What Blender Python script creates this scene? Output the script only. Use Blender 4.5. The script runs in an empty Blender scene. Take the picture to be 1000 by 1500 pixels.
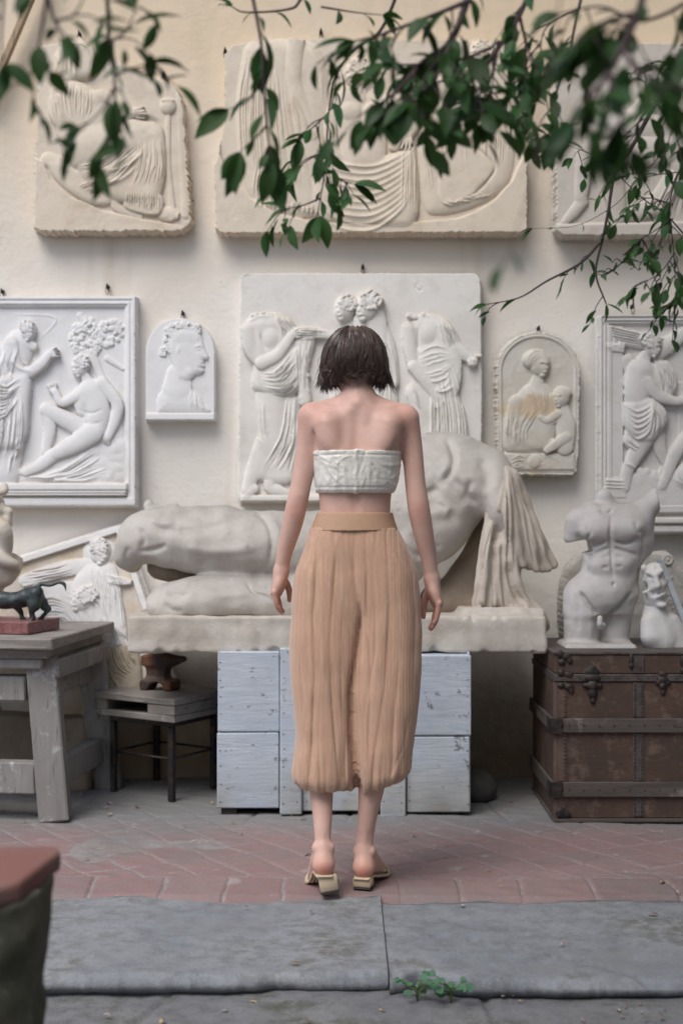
import bpy, math, random
import numpy as np
R = math.radians
scene = bpy.context.scene
# ---------------------------------------------------------------- camera
CZ, FPX, WALL = 1.135, 2083.0, 6.06
cam_d = bpy.data.cameras.new("camera"); cam = bpy.data.objects.new("camera", cam_d)
scene.collection.objects.link(cam); scene.camera = cam
cam.location = (0, 0, CZ); cam.rotation_euler = (R(90), 0, 0)
cam_d.sensor_fit = 'VERTICAL'; cam_d.sensor_height = 36.0; cam_d.sensor_width = 24.0
cam_d.lens = FPX/1500*36.0; cam_d.clip_end = 500; cam_d.clip_start = .05
cam_d.dof.use_dof = True; cam_d.dof.focus_distance = 4.3; cam_d.dof.aperture_fstop = 2.8
# ---------------------------------------------------------------- light
SUN_EL, SUN_AZ = R(56), R(212)      # azimuth from +Y clockwise: light comes from behind and left of the camera
w = bpy.data.worlds.new("World"); scene.world = w; w.use_nodes = True
nt = w.node_tree; sky = nt.nodes.new('ShaderNodeTexSky'); sky.sky_type = 'NISHITA'; sky.sun_disc = False
sky.sun_elevation = SUN_EL; sky.sun_rotation = SUN_AZ; sky.dust_density = 2.0; sky.air_density = 1.0
nt.links.new(sky.outputs[0], nt.nodes['Background'].inputs[0]); nt.nodes['Background'].inputs[1].default_value = 0.122
sd = bpy.data.lights.new("sun", 'SUN'); sun = bpy.data.objects.new("sun", sd); scene.collection.objects.link(sun)
sd.energy = 1.45; sd.angle = R(34); sd.color = (1, .985, .97)
sun.rotation_euler = (R(90)-SUN_EL, 0, -SUN_AZ+R(180))
scene.view_settings.view_transform = 'Standard'; scene.view_settings.look = 'None'
scene.view_settings.gamma = 1; scene.view_settings.exposure = 0.64
scene.cycles.use_denoising = True
scene.cycles.max_bounces = 8; scene.cycles.diffuse_bounces = 4
# ---------------------------------------------------------------- helpers
COL = scene.collection
rng = np.random.RandomState(7); random.seed(7)
def P(px, py, Y): return np.array([(px-500)/FPX*Y, Y, CZ-(py-750)/FPX*Y])
def tag(o, label=None, cat=None, group=None, kind=None):
    if label: o['label'] = label
    if cat: o['category'] = cat
    if group: o['group'] = group
    if kind: o['kind'] = kind
    return o
def thing(name, label, cat, loc=(0, 0, 0), group=None):
    o = bpy.data.objects.new(name, None); COL.objects.link(o); o.location = loc; o.empty_display_size = .1
    return tag(o, label, cat, group)
def mesh(name, V, F, mat, parent=None, smooth=True, label=None, attr=None):
    V = np.asarray(V, np.float64).reshape(-1, 3)
    me = bpy.data.meshes.new(name)
    if parent is not None: V = V-np.array(parent_loc(parent))
    if isinstance(F, np.ndarray):
        n, k = F.shape
        me.vertices.add(len(V)); me.vertices.foreach_set('co', V.ravel().astype(np.float32))
        me.loops.add(n*k); me.loops.foreach_set('vertex_index', F.ravel().astype(np.int32))
        me.polygons.add(n); me.polygons.foreach_set('loop_start', np.arange(0, n*k, k, dtype=np.int32))
        me.update(calc_edges=True); me.validate()
    else:
        me.from_pydata(V.tolist(), [], F)
        me.update()
    if smooth: me.polygons.foreach_set('use_smooth', np.ones(len(me.polygons), bool))
    if attr is not None and len(me.vertices) == len(attr):
        a = me.attributes.new('tint', 'FLOAT', 'POINT'); a.data.foreach_set('value', np.asarray(attr, np.float32))
    if mat: me.materials.append(mat)
    o = bpy.data.objects.new(name, me); COL.objects.link(o)
    if parent is not None: o.parent = parent
    if label: o['label'] = label
    return o
def parent_loc(p):
    v = np.zeros(3)
    while p is not None: v = v+np.array(p.location); p = p.parent
    return v
def setback(o):      # a top-level mesh gets its origin at its base centre
    me = o.data; n = len(me.vertices); c = np.empty(n*3, np.float32); me.vertices.foreach_get('co', c); c = c.reshape(-1, 3)
    b = np.array([(c[:, 0].min()+c[:, 0].max())/2, (c[:, 1].min()+c[:, 1].max())/2, c[:, 2].min()])
    me.vertices.foreach_set('co', (c-b).ravel()); me.update(); o.location = b; return o
class MB:            # collects simple solids into one mesh
    def __init__(s): s.V = []; s.F = []
    def add(s, V, F):
        n = len(s.V); s.V += [tuple(v) for v in V]; s.F += [tuple(i+n for i in f) for f in F]
    def box(s, lo, hi, M=None, bev=.004, wob=0, seed=0):
        lo = np.array(lo, float); hi = np.array(hi, float); b = min(bev, .45*min(hi-lo)); V = []
        idx = {}
        for ix in (0, 1):
            for iy in (0, 1):
                for iz in (0, 1):
                    c = np.where(np.array([ix, iy, iz]), hi, lo); sg = np.where(np.array([ix, iy, iz]), -1, 1)
                    for ax in range(3):
                        v = c+sg*b; v[ax] = c[ax]; idx[(ix, iy, iz, ax)] = len(V); V.append(v)
        F = []
        q = lambda *k: F.append([idx[a] for a in k])
        for v in (0, 1):
            o = 1 if v else -1
            q(*[(v, *yz, 0) for yz in ((0, 0), (1, 0), (1, 1), (0, 1))][::o])
            q(*[(x, v, z, 1) for x, z in ((0, 0), (0, 1), (1, 1), (1, 0))][::o])
            q(*[(x, y, v, 2) for x, y in ((0, 0), (1, 0), (1, 1), (0, 1))][::o])
        for a in (0, 1):
            for c in (0, 1):
                q((0, a, c, 1), (1, a, c, 1), (1, a, c, 2), (0, a, c, 2))
                q((a, 0, c, 0), (a, 1, c, 0), (a, 1, c, 2), (a, 0, c, 2))
                q((a, c, 0, 0), (a, c, 1, 0), (a, c, 1, 1), (a, c, 0, 1))
        for ix in (0, 1):
            for iy in (0, 1):
                for iz in (0, 1): q((ix, iy, iz, 0), (ix, iy, iz, 1), (ix, iy, iz, 2))
        V = np.array(V)
        if wob: V = V+np.random.RandomState(seed).uniform(-wob, wob, V.shape)
        if M is not None: V = V@M[:3, :3].T+M[:3, 3]
        s.add(V, F)
    def tube(s, pts, r, n=8, cap=True):
        V, F = tube(pts, r, n, cap); s.add(V, F)
    def build(s, name, mat, parent=None, smooth=False, label=None):
        o = mesh(name, np.array(s.V), [list(f) for f in s.F], mat, parent, smooth, label)
        import bmesh
        bm = bmesh.new(); bm.from_mesh(o.data); bmesh.ops.recalc_face_normals(bm, faces=bm.faces); bm.to_mesh(o.data); bm.free()
        return o
def rotz(a, loc=(0, 0, 0)):
    M = np.eye(4); c, s_ = math.cos(a), math.sin(a); M[:2, :2] = [[c, -s_], [s_, c]]; M[:3, 3] = loc; return M
def frame_from(a, b, roll=0):      # matrix with z along a->b, origin a
    a = np.array(a, float); z = np.array(b, float)-a; z /= np.linalg.norm(z)
    x = np.cross([0, 1, 0], z) if abs(z[1]) < .9 else np.cross([1, 0, 0], z)
    x /= np.linalg.norm(x); y = np.cross(z, x); c, s_ = math.cos(roll), math.sin(roll)
    M = np.eye(4); M[:3, 0] = c*x+s_*y; M[:3, 1] = -s_*x+c*y; M[:3, 2] = z; M[:3, 3] = a; return M
def catmull(pts, n=8):
    p = np.asarray(pts, float)
    if len(p) < 3: return np.array([p[0]+(p[-1]-p[0])*t for t in np.linspace(0, 1, n+1)])
    q = np.vstack([2*p[0]-p[1], p, 2*p[-1]-p[-2]]); out = []
    for i in range(1, len(q)-2):
        a, b, c, d = q[i-1], q[i], q[i+1], q[i+2]
        for t in np.arange(n)/n:
            out.append(.5*(2*b+(c-a)*t+(2*a-5*b+4*c-d)*t*t+(3*b-a-3*c+d)*t**3))
    out.append(p[-1]); return np.array(out)
def tube(pts, r, n=8, cap=True):
    pts = np.asarray(pts, float); m = len(pts); r = np.broadcast_to(np.asarray(r, float), (m,))
    T = np.gradient(pts, axis=0); T /= np.linalg.norm(T, axis=1)[:, None]+1e-9
    u = np.cross(T[0], [0, 0, 1.] if abs(T[0][2]) < .9 else [1., 0, 0]); u /= np.linalg.norm(u); V = []
    for i in range(m):
        u = u-T[i]*np.dot(u, T[i]); u /= np.linalg.norm(u)+1e-9; v = np.cross(T[i], u)
        a = np.arange(n)*2*math.pi/n
        V.append(pts[i]+r[i]*(np.cos(a)[:, None]*u+np.sin(a)[:, None]*v))
    V = np.vstack(V); F = []
    for i in range(m-1):
        for j in range(n):
            k = (j+1) % n; F.append((i*n+j, i*n+k, (i+1)*n+k, (i+1)*n+j))
    if cap: F.append(tuple(range(n))[::-1]); F.append(tuple((m-1)*n+j for j in range(n)))
    return V, F
def snoise(X, freq, seed=0, n=7):
    r = np.random.RandomState(seed); out = np.zeros(X.shape[:-1])
    for i in range(n):
        k = r.normal(size=X.shape[-1]); k = k/np.linalg.norm(k)*freq*r.uniform(.6, 1.5)
        out += np.sin(X@k+r.uniform(0, 6.28))
    return out/math.sqrt(n)
# ---------------------------------------------------------------- signed distance volumes
class Vol:
    def __init__(s, lo, hi, h):
        s.lo = np.array(lo, float); s.h = h; s.n = np.ceil((np.array(hi)-s.lo)/h).astype(int)+1
        s.F = np.full(s.n, 1.0, np.float32); s.ax = [s.lo[i]+h*np.arange(s.n[i]) for i in range(3)]
    def _sl(s, lo, hi, pad):
        a = np.clip(np.floor((np.array(lo)-pad-s.lo)/s.h).astype(int), 0, s.n); b = np.clip(np.ceil((np.array(hi)+pad-s.lo)/s.h).astype(int)+1, 0, s.n)
        sl = tuple(slice(a[i], b[i]) for i in range(3))
        return sl, s.ax[0][sl[0]][:, None, None], s.ax[1][sl[1]][None, :, None], s.ax[2][sl[2]][None, None, :]
    def _put(s, sl, d, k, op):
        c = s.F[sl]
        if op == 'add':
            if k > 0:
                h = np.clip(.5+.5*(c-d)/k, 0, 1); s.F[sl] = c*(1-h)+d*h-k*h*(1-h)
            else: s.F[sl] = np.minimum(c, d)
        elif op == 'sub':
            d = -d
            if k > 0:
                h = np.clip(.5-.5*(c-d)/k, 0, 1); s.F[sl] = c*(1-h)+d*h+k*h*(1-h)
            else: s.F[sl] = np.maximum(c, d)
        elif op == 'bump': s.F[sl] = c-d
    def cone(s, a, b, ra, rb, k=.02, op='add', sc=None):
        a = np.array(a, float); b = np.array(b, float); m = max(ra, rb)
        sl, x, y, z = s._sl(np.minimum(a, b)-m, np.maximum(a, b)+m, k+3*s.h)
        if 0 in s.F[sl].shape: return
        d = b-a; L = max(float(d@d), 1e-12)
        t = np.clip(((x-a[0])*d[0]+(y-a[1])*d[1]+(z-a[2])*d[2])/L, 0, 1)
        e = np.sqrt((x-a[0]-t*d[0])**2+(y-a[1]-t*d[1])**2+(z-a[2]-t*d[2])**2)-(ra+(rb-ra)*t)
        s._put(sl, e, k, op)
    def chain(s, pts, rad, k=.02, op='add', n=0):
        pts = np.asarray(pts, float); rad = np.broadcast_to(np.asarray(rad, float), (len(pts),))
        if n:
            q = catmull(np.hstack([pts, rad[:, None]]), n); pts, rad = q[:, :3], q[:, 3]
        lo = (pts-rad[:, None]).min(0); hi = (pts+rad[:, None]).max(0)
        sl, x, y, z = s._sl(lo, hi, k+3*s.h)
        if 0 in s.F[sl].shape: return
        D = np.full(s.F[sl].shape, 1e3, np.float32)
        for a, b, ra, rb in zip(pts[:-1], pts[1:], rad[:-1], rad[1:]):
            d = b-a; L = max(float(d@d), 1e-12)
            t = np.clip(((x-a[0])*d[0]+(y-a[1])*d[1]+(z-a[2])*d[2])/L, 0, 1)
            np.minimum(D, np.sqrt((x-a[0]-t*d[0])**2+(y-a[1]-t*d[1])**2+(z-a[2]-t*d[2])**2)-(ra+(rb-ra)*t), out=D)
        s._put(sl, D, k, op)
    def ell(s, c, r, M=None, k=.02, op='add'):
        c = np.array(c, float); r = np.array(r, float); m = r.max() if M is not None else r
        sl, x, y, z = s._sl(c-m, c+m, k+3*s.h)
        if 0 in s.F[sl].shape: return
        p = [x-c[0], y-c[1], z-c[2]]
        if M is not None: M = np.array(M); p = [p[0]*M[0, i]+p[1]*M[1, i]+p[2]*M[2, i] for i in range(3)]
        k0 = np.sqrt(sum((p[i]/r[i])**2 for i in range(3))); k1 = np.sqrt(sum((p[i]/r[i]**2)**2 for i in range(3)))+1e-9
        s._put(sl, k0*(k0-1)/k1, k, op)
    def box(s, c, hs, M=None, rr=.01, k=0, op='add'):
        c = np.array(c, float); hs = np.array(hs, float); m = np.linalg.norm(hs) if M is not None else hs
        sl, x, y, z = s._sl(c-m, c+m, k+3*s.h+rr)
        if 0 in s.F[sl].shape: return
        p = [x-c[0], y-c[1], z-c[2]]
        if M is not None: M = np.array(M); p = [p[0]*M[0, i]+p[1]*M[1, i]+p[2]*M[2, i] for i in range(3)]
        q = [np.abs(p[i])-hs[i]+rr for i in range(3)]
        d = np.sqrt(sum(np.maximum(a, 0)**2 for a in q))+np.minimum(np.maximum(np.maximum(q[0], q[1]), q[2]), 0)-rr
        s._put(sl, d, k, op)
    def loft(s, rows, k=.02, op='add', e=2.0):     # rows: (z, cx, cy, rx, ry), z ascending, cubic between
        r = np.array(sorted(rows, key=lambda a: a[0]), float)
        lo = [(r[:, 1]-r[:, 3]).min(), (r[:, 2]-r[:, 4]).min(), r[0, 0]]; hi = [(r[:, 1]+r[:, 3]).max(), (r[:, 2]+r[:, 4]).max(), r[-1, 0]]
        sl, x, y, z = s._sl(lo, hi, k+3*s.h)
        q = catmull(r, 10); zz = z[0, 0]; zc = np.clip(zz, r[0, 0], r[-1, 0])
        cx, cy, rx, ry = [np.interp(zc, q[:, 0], q[:, i])[None, None, :] for i in (1, 2, 3, 4)]
        u = np.abs((x-cx)/rx); v = np.abs((y-cy)/ry)
        k0 = (u**e+v**e)**(1/e); d = (k0-1)*np.minimum(rx, ry)
        o = np.abs(zz-zc)[None, None, :]; d = np.where(o > 0, np.sqrt(np.maximum(d, 0)**2+o**2), d)
        lim = np.minimum(zz-r[0, 0], r[-1, 0]-zz)[None, None, :]
        s._put(sl, np.maximum(d, -np.maximum(lim, 0)-1e-4) if op != 'sub' else d, k, op)
    def groove(s, pts, w, depth, n=6, taper=.3):      # shallow soft furrow (depth < 0: ridge) along a line
        p = catmull(pts, n) if n else np.asarray(pts, float); sl, x, y, z = s._sl(p.min(0), p.max(0), 2.6*w+2*s.h)
        if 0 in s.F[sl].shape: return
        D = np.full(s.F[sl].shape, 1e3, np.float32); T = np.zeros_like(D); m = len(p)-1
        for i, (a, b) in enumerate(zip(p[:-1], p[1:])):
            d = b-a; t = np.clip(((x-a[0])*d[0]+(y-a[1])*d[1]+(z-a[2])*d[2])/max(float(d@d), 1e-12), 0, 1)
            e = (x-a[0]-t*d[0])**2+(y-a[1]-t*d[1])**2+(z-a[2]-t*d[2])**2; q = e < D; D = np.where(q, e, D); T = np.where(q, (i+t)/m, T)
        g = np.exp(-D/(w*w)); g = g*np.clip(np.minimum(T, 1-T)/taper, 0, 1) if taper else g
        s.F[sl] += (depth*g).astype(np.float32)
    def noise(s, amp, freq, seed=0):
        g = np.stack(np.meshgrid(*s.ax, indexing='ij'), -1)
        m = np.abs(s.F) < amp*3+2*s.h; s.F[m] -= amp*snoise(g[m], freq, seed).astype(np.float32)
    def mesh(s):
        F = s.F; F[0] = F[-1] = 1; F[:, 0] = F[:, -1] = 1; F[:, :, 0] = F[:, :, -1] = 1
        I = F < 0; n = np.array(F.shape)-1
        cnt = np.zeros(n, np.int8)
        for i in (0, 1):
            for j in (0, 1):
                for k in (0, 1): cnt += I[i:n[0]+i, j:n[1]+j, k:n[2]+k]
        act = (cnt > 0) & (cnt < 8); C = np.argwhere(act); idx = np.full(n, -1, np.int32); idx[act] = np.arange(len(C))
        acc = np.zeros((len(C), 3)); num = np.zeros(len(C))
        for ax in range(3):
            o = [a for a in range(3) if a != ax]
            for i in (0, 1):
                for j in (0, 1):
                    b = C.copy(); b[:, o[0]] += i; b[:, o[1]] += j; e = b.copy(); e[:, ax] += 1
                    f0 = F[tuple(b.T)].astype(float); f1 = F[tuple(e.T)].astype(float); m = (f0 < 0) != (f1 < 0)
                    t = np.zeros(len(C)); t[m] = f0[m]/(f0[m]-f1[m]); q = (b-C).astype(float); q[:, ax] += t
                    acc[m] += q[m]; num[m] += 1
        V = C+acc/np.maximum(num, 1)[:, None]; faces = []
        for ax in range(3):
            a = [slice(1, -1)]*3; a[ax] = slice(0, -1); b = [slice(1, -1)]*3; b[ax] = slice(1, None)
            d = I[tuple(a)] != I[tuple(b)]; E = np.argwhere(d); off = np.array([1, 1, 1]); off[ax] = 0; E = E+off
            o1, o2 = (ax+1) % 3, (ax+2) % 3
            q = []
            for di, dj in ((1, 1), (0, 1), (0, 0), (1, 0)):
                c = E.copy(); c[:, o1] -= di; c[:, o2] -= dj; q.append(idx[tuple(c.T)])
            q = np.stack(q, 1); fl = ~I[tuple(E.T)]
            q[fl] = q[fl][:, ::-1]; faces.append(q)
        return s.lo+V*s.h, np.vstack(faces)
    def normals(s, V):
        g = (V-s.lo)/s.h; i = np.clip(np.round(g).astype(int), 1, s.n-2); N = np.empty_like(V)
        for a in range(3):
            p = i.copy(); m = i.copy(); p[:, a] += 1; m[:, a] -= 1; N[:, a] = s.F[tuple(p.T)]-s.F[tuple(m.T)]
        return N/(np.linalg.norm(N, axis=1)[:, None]+1e-9)
def pxfolds(V, N, lines):      # carve furrows along lines given in the plane of the wall: (points, width px, depth m)
    px = 500+V[:, 0]*FPX/V[:, 1]; py = 750-(V[:, 2]-CZ)*FPX/V[:, 1]; d = np.zeros(len(V)); f = np.clip(-N[:, 1]*2, 0, 1)
    for pts, w, h in lines:
        q = catmull(pts, 5); m = (px > q[:, 0].min()-3*w) & (px < q[:, 0].max()+3*w) & (py > q[:, 1].min()-3*w) & (py < q[:, 1].max()+3*w); X, Y = px[m], py[m]
        D = np.full(len(X), 1e9); T = np.zeros(len(X)); L = len(q)-1
        for i, (a, b) in enumerate(zip(q[:-1], q[1:])):
            e = b-a; t = np.clip(((X-a[0])*e[0]+(Y-a[1])*e[1])/(e@e+1e-9), 0, 1); g = (X-a[0]-t*e[0])**2+(Y-a[1]-t*e[1])**2; k = g < D; D[k] = g[k]; T[k] = ((i+t)/L)[k]
        d[m] -= h*np.exp(-D/(w*w))*np.clip(np.minimum(T, 1-T)/.2, 0, 1)
    return V+N*(d*f)[:, None]
def family(A, B, n, w, h, seed=0, jit=1.5):
    r = np.random.RandomState(seed); A, B = np.array(A, float), np.array(B, float); o = []
    for i in range(n):
        t = (i+r.uniform(-.3, .3))/(n-1); o.append((A*(1-t)+B*t+r.normal(0, jit, A.shape), w*r.uniform(.6, 1.3), h*r.choice([1, .6, 1.2, -.5])))
    return o
# ---------------------------------------------------------------- materials
class NT:
    def __init__(s, name):
        s.m = bpy.data.materials.new(name); s.m.use_nodes = True; s.t = s.m.node_tree; s.b = s.t.nodes['Principled BSDF']
        s.co = s.n('ShaderNodeTexCoord').outputs['Object']; s.geo = None
    def n(s, ty, **kw):
        x = s.t.nodes.new(ty)
        for k, v in kw.items(): setattr(x, k, v)
        return x
    def set(s, sock, v):
        if isinstance(v, bpy.types.NodeSocket): s.t.links.new(v, sock)
        elif isinstance(v, (tuple, list)) and len(v) == 3 and sock.type == 'RGBA': sock.default_value = (*v, 1)
        else: sock.default_value = v
    def map(s, sc=(1, 1, 1), rot=(0, 0, 0), co=None):
        x = s.n('ShaderNodeMapping'); s.set(x.inputs[0], co or s.co); x.inputs['Scale'].default_value = sc; x.inputs['Rotation'].default_value = rot
        return x.outputs[0]
    def noise(s, scale, detail=4, rough=.6, co=None, dist=0):
        x = s.n('ShaderNodeTexNoise'); s.set(x.inputs['Vector'], co or s.co); x.inputs['Scale'].default_value = scale
        x.inputs['Detail'].default_value = detail; x.inputs['Roughness'].default_value = rough; x.inputs['Distortion'].default_value = dist
        return x.outputs['Fac']
    def vor(s, scale, co=None, feature='F1', out='Distance'):
        x = s.n('ShaderNodeTexVoronoi', feature=feature); s.set(x.inputs['Vector'], co or s.co); x.inputs['Scale'].default_value = scale
        return x.outputs[out]
    def ramp(s, f, *stops):
        x = s.n('ShaderNodeValToRGB'); s.set(x.inputs[0], f); r = x.color_ramp
        while len(r.elements) < len(stops): r.elements.new(.5)
        for e, (p, c) in zip(r.elements, stops): e.position = p; e.color = (*c, 1) if isinstance(c, (tuple, list)) else (c, c, c, 1)
        return x.outputs[0]
    def rng(s, f, a, b, c=0, d=1):
        x = s.n('ShaderNodeMapRange'); s.set(x.inputs[0], f)
        for i, v in enumerate((a, b, c, d)): x.inputs[i+1].default_value = v
        return x.outputs[0]
    def mix(s, f, a, b, mode='MIX'):
        x = s.n('ShaderNodeMix', data_type='RGBA', blend_type=mode); s.set(x.inputs[0], f); s.set(x.inputs[6], a); s.set(x.inputs[7], b)
        return x.outputs[2]
    def math(s, op, a, b=0.):
        x = s.n('ShaderNodeMath', operation=op); s.set(x.inputs[0], a); s.set(x.inputs[1], b); return x.outputs[0]
    def up(s):
        g = s.n('ShaderNodeNewGeometry'); x = s.n('ShaderNodeSeparateXYZ'); s.set(x.inputs[0], g.outputs['Normal']); return x.outputs[2]
    def pos(s, i):
        x = s.n('ShaderNodeSeparateXYZ'); s.set(x.inputs[0], s.co); return x.outputs[i]
    def attr(s, name='tint'):
        x = s.n('ShaderNodeAttribute'); x.attribute_name = name; return x.outputs['Fac']
    def out(s, col, rough=.7, bump=None, bd=.01, bs=.5, spec=.3, **kw):
        s.set(s.b.inputs['Base Color'], col); s.set(s.b.inputs['Roughness'], rough); s.b.inputs['Specular IOR Level'].default_value = spec
        if bump is not None:
            x = s.n('ShaderNodeBump'); s.set(x.inputs['Height'], bump); x.inputs['Distance'].default_value = bd; x.inputs['Strength'].default_value = bs
            s.set(s.b.inputs['Normal'], x.outputs[0])
        for k, v in kw.items(): s.set(s.b.inputs[k.replace('_', ' ')], v)
        return s.m
def plaster(name, base, stain, dust, dust_amt=.6, stain_lo=.55, bump=.004, spots=None, seed=0):
    k = NT(name); co = k.map(); co.node.inputs['Location'].default_value = (seed*3.1, seed*1.7, seed)
    f1 = k.noise(3.0, 5, .65, co, .4); f2 = k.noise(11, 6, .7, co); f3 = k.noise(70, 3, .7, co)
    c = k.mix(k.rng(f1, stain_lo, stain_lo+.2), base, stain)
    c = k.mix(k.rng(f2, .5, .75, 0, .45), c, tuple(v*.82 for v in stain))
    d = k.math('MULTIPLY', k.rng(k.up(), .15, .95, 0, dust_amt), k.rng(f2, .3, .6, .55, 1))
    c = k.mix(d, c, dust)
    c = k.mix(k.rng(f3, .66, .74, 0, .35), c, tuple(v*.6 for v in stain))
    c = k.mix(k.rng(k.noise(26, 7, .8, co), .60, .68, 0, .45), c, tuple(min(.85, v*1.22) for v in base)); c = k.mix(k.rng(k.noise(38, 5, .8, co), .66, .71, 0, .5), c, tuple(v*.5 for v in stain))
    if spots: c = k.mix(k.rng(k.noise(5, 3, .5, co), .6, .68, 0, .7), c, spots)
    b = k.math('ADD', k.math('MULTIPLY', f2, .6), k.math('MULTIPLY', f3, .4))
    return k.out(c, k.rng(f2, .3, .7, .55, .8), b, bump, .55, .25)
def wood(name, a, b, sc=(1, 1, 1), rot=(0, 0, 0), bump=.003, dirt=(.04, .035, .03), rough=.8, wear=None, wl=.58):
    k = NT(name); co = k.map(sc, rot)
    g = k.noise(14, 8, .7, co, .6); g2 = k.noise(60, 4, .7, co); n = k.noise(4, 5, .6)
    c = k.mix(k.rng(g, .3, .7), a, b); c = k.mix(k.rng(n, .45, .75, 0, .5), c, tuple(.5*(x+y) for x, y in zip(a, dirt)))
    c = k.mix(k.rng(g2, .56, .7, 0, .6), c, dirt)
    if wear: c = k.mix(k.rng(k.noise(9, 6, .75, k.map((1, 1, 1))), wl, wl+.08), c, wear)
    return k.out(c, rough, k.math('ADD', g, g2), bump, .6, .25)
# ---------------------------------------------------------------- setting
def m_wall():
    k = NT('streaked_shaded_wall_plaster'); z = k.pos(2)
    n1 = k.noise(1.1, 6, .6, dist=.6); n2 = k.noise(6, 6, .7); n3 = k.noise(40, 4, .7)
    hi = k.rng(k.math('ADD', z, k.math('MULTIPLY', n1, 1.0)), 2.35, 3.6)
    c = k.mix(hi, (.80, .757, .69), (.72, .58, .41))  # turns ochre towards the top
    c = k.mix(k.rng(n1, .5, .72, 0, .4), c, (.70, .65, .57))
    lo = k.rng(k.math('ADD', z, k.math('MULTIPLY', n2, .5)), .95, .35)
    c = k.mix(k.math('MULTIPLY', lo, .9), c, (.36, .25, .12))  # brown foot of the wall; shade under the statue slab painted in
    st = k.noise(2.2, 4, .6, k.map((2.6, 1, .35)))
    c = k.mix(k.rng(st, .56, .74, 0, .35), c, (.52, .42, .28))
    c = k.mix(k.rng(n2, .62, .72, 0, .3), c, (.55, .46, .36))
    c = k.mix(k.rng(n3, .69, .74, 0, .5), c, (.25, .2, .15))
    return k.out(c, .85, k.math('ADD', n2, k.math('MULTIPLY', n3, .3)), .012, .5, .2)
def grid(x0, x1, y0, y1, nx, ny, fz):
    X, Y = np.meshgrid(np.linspace(x0, x1, nx), np.linspace(y0, y1, ny), indexing='ij')
    V = np.stack([X, Y, fz(X, Y)], -1).reshape(-1, 3); i = np.arange((nx-1)*ny).reshape(nx-1, ny)[:, :-1].ravel()
    return V, np.stack([i, i+ny, i+ny+1, i+1], 1)
nz2 = lambda X, Y, f, s: snoise(np.stack([X, Y], -1), f, s)
# wall: a real block with gently uneven face
X, Z = np.meshgrid(np.linspace(-5, 5, 160), np.linspace(-.3, 6.5, 110), indexing='ij')
Yw = WALL+.006*snoise(np.stack([X, Z], -1), 5, 3)+.010*snoise(np.stack([X, Z], -1), 1.7, 4)
V = np.stack([X, Yw, Z], -1).reshape(-1, 3); i = np.arange(159*110).reshape(159, 110)[:, :-1].ravel()
F = np.stack([i, i+110, i+111, i+1], 1)
wl = thing('courtyard_wall', 'cream plastered courtyard wall, ochre towards the top, hung with plaster reliefs', 'wall', (0, WALL, 0))
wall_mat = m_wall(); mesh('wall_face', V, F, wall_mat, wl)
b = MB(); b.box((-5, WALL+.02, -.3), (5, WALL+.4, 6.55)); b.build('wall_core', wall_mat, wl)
# ground sheets
def m_stone(name, a, b_, dark, moss=None, sc=1.0, seed=0):
    k = NT(name); co = k.map((sc, sc, sc)); co.node.inputs['Location'].default_value = (seed, seed*2, 0)
    n1 = k.noise(2.5, 6, .65, co, .5); n2 = k.noise(16, 7, .75, co); n3 = k.noise(110, 3, .7, co)
    c = k.mix(k.rng(n1, .35, .65), a, b_); c = k.mix(k.rng(n2, .45, .7, 0, .8), c, dark); c = k.mix(k.rng(k.noise(.9, 5, .6, co, 1.), .5, .62, 0, .25), c, tuple(v*.75 for v in b_))
    c = k.mix(k.rng(n3, .6, .72, 0, .5), c, tuple(min(1, v*1.8) for v in a)); c = k.mix(k.rng(k.noise(170, 2, .6, co), .60, .70, 0, .55), c, tuple(v*.45 for v in a))
    cr = k.rng(k.vor(1.3, k.map((sc, sc*1.8, sc)), 'DISTANCE_TO_EDGE'), 0, .010)
    cn = k.math('MAXIMUM', cr, k.rng(k.noise(1.2, 2, .5, co), .40, .47, 1, 0)) if False else cr
    c = k.mix(k.rng(k.noise(3.3, 3, .6, co), .60, .66, 0, 1), c, tuple(v*.8 for v in b_))
    if moss: c = k.mix(k.math('MULTIPLY', k.rng(n1, .5, .65), k.rng(n2, .42, .6)), c, moss)
    return k.out(c, k.rng(n2, .3, .7, .62, .9), k.math('ADD', k.math('MULTIPLY', n2, 1.0), k.math('MULTIPLY', n3, .35)), .008, .5, .25)
g_mat = m_stone('lower_paving_stone', (.155, .157, .165), (.20, .198, .195), (.09, .09, .092), (.07, .08, .05), 1, 3)
V, F = grid(-40, 40, -40, 40, 60, 60, lambda X, Y: -.075+0*X)
tag(mesh('ground', V, F, g_mat), kind='structure')
def joints(X, Y, lines, w, d):
    o = np.zeros_like(X)
    for (ax, ay, bx, by) in lines:
        L = math.hypot(bx-ax, by-ay); t = np.clip(((X-ax)*(bx-ax)+(Y-ay)*(by-ay))/L**2, 0, 1)
        e = np.hypot(X-ax-t*(bx-ax), Y-ay-t*(by-ay))+.004*nz2(X, Y, 40, 9)
        o -= d*np.exp(-(e/w)**2)
    return o
def fz(X, Y): return -.056+.0035*nz2(X, Y, 9, 1)+.003*nz2(X, Y, 30, 2)+joints(X, Y, [(-.75, 2.4, -.43, 3.5), (.45, 2.2, .35, 3.5), (-2.2, 2.9, 2.2, 2.95)], .008, .014)
V, F = grid(-2.2, 2.2, 2.3, 3.62, 440, 132, fz); tag(mesh('lower_paving', V, F, g_mat), kind='structure')
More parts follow.
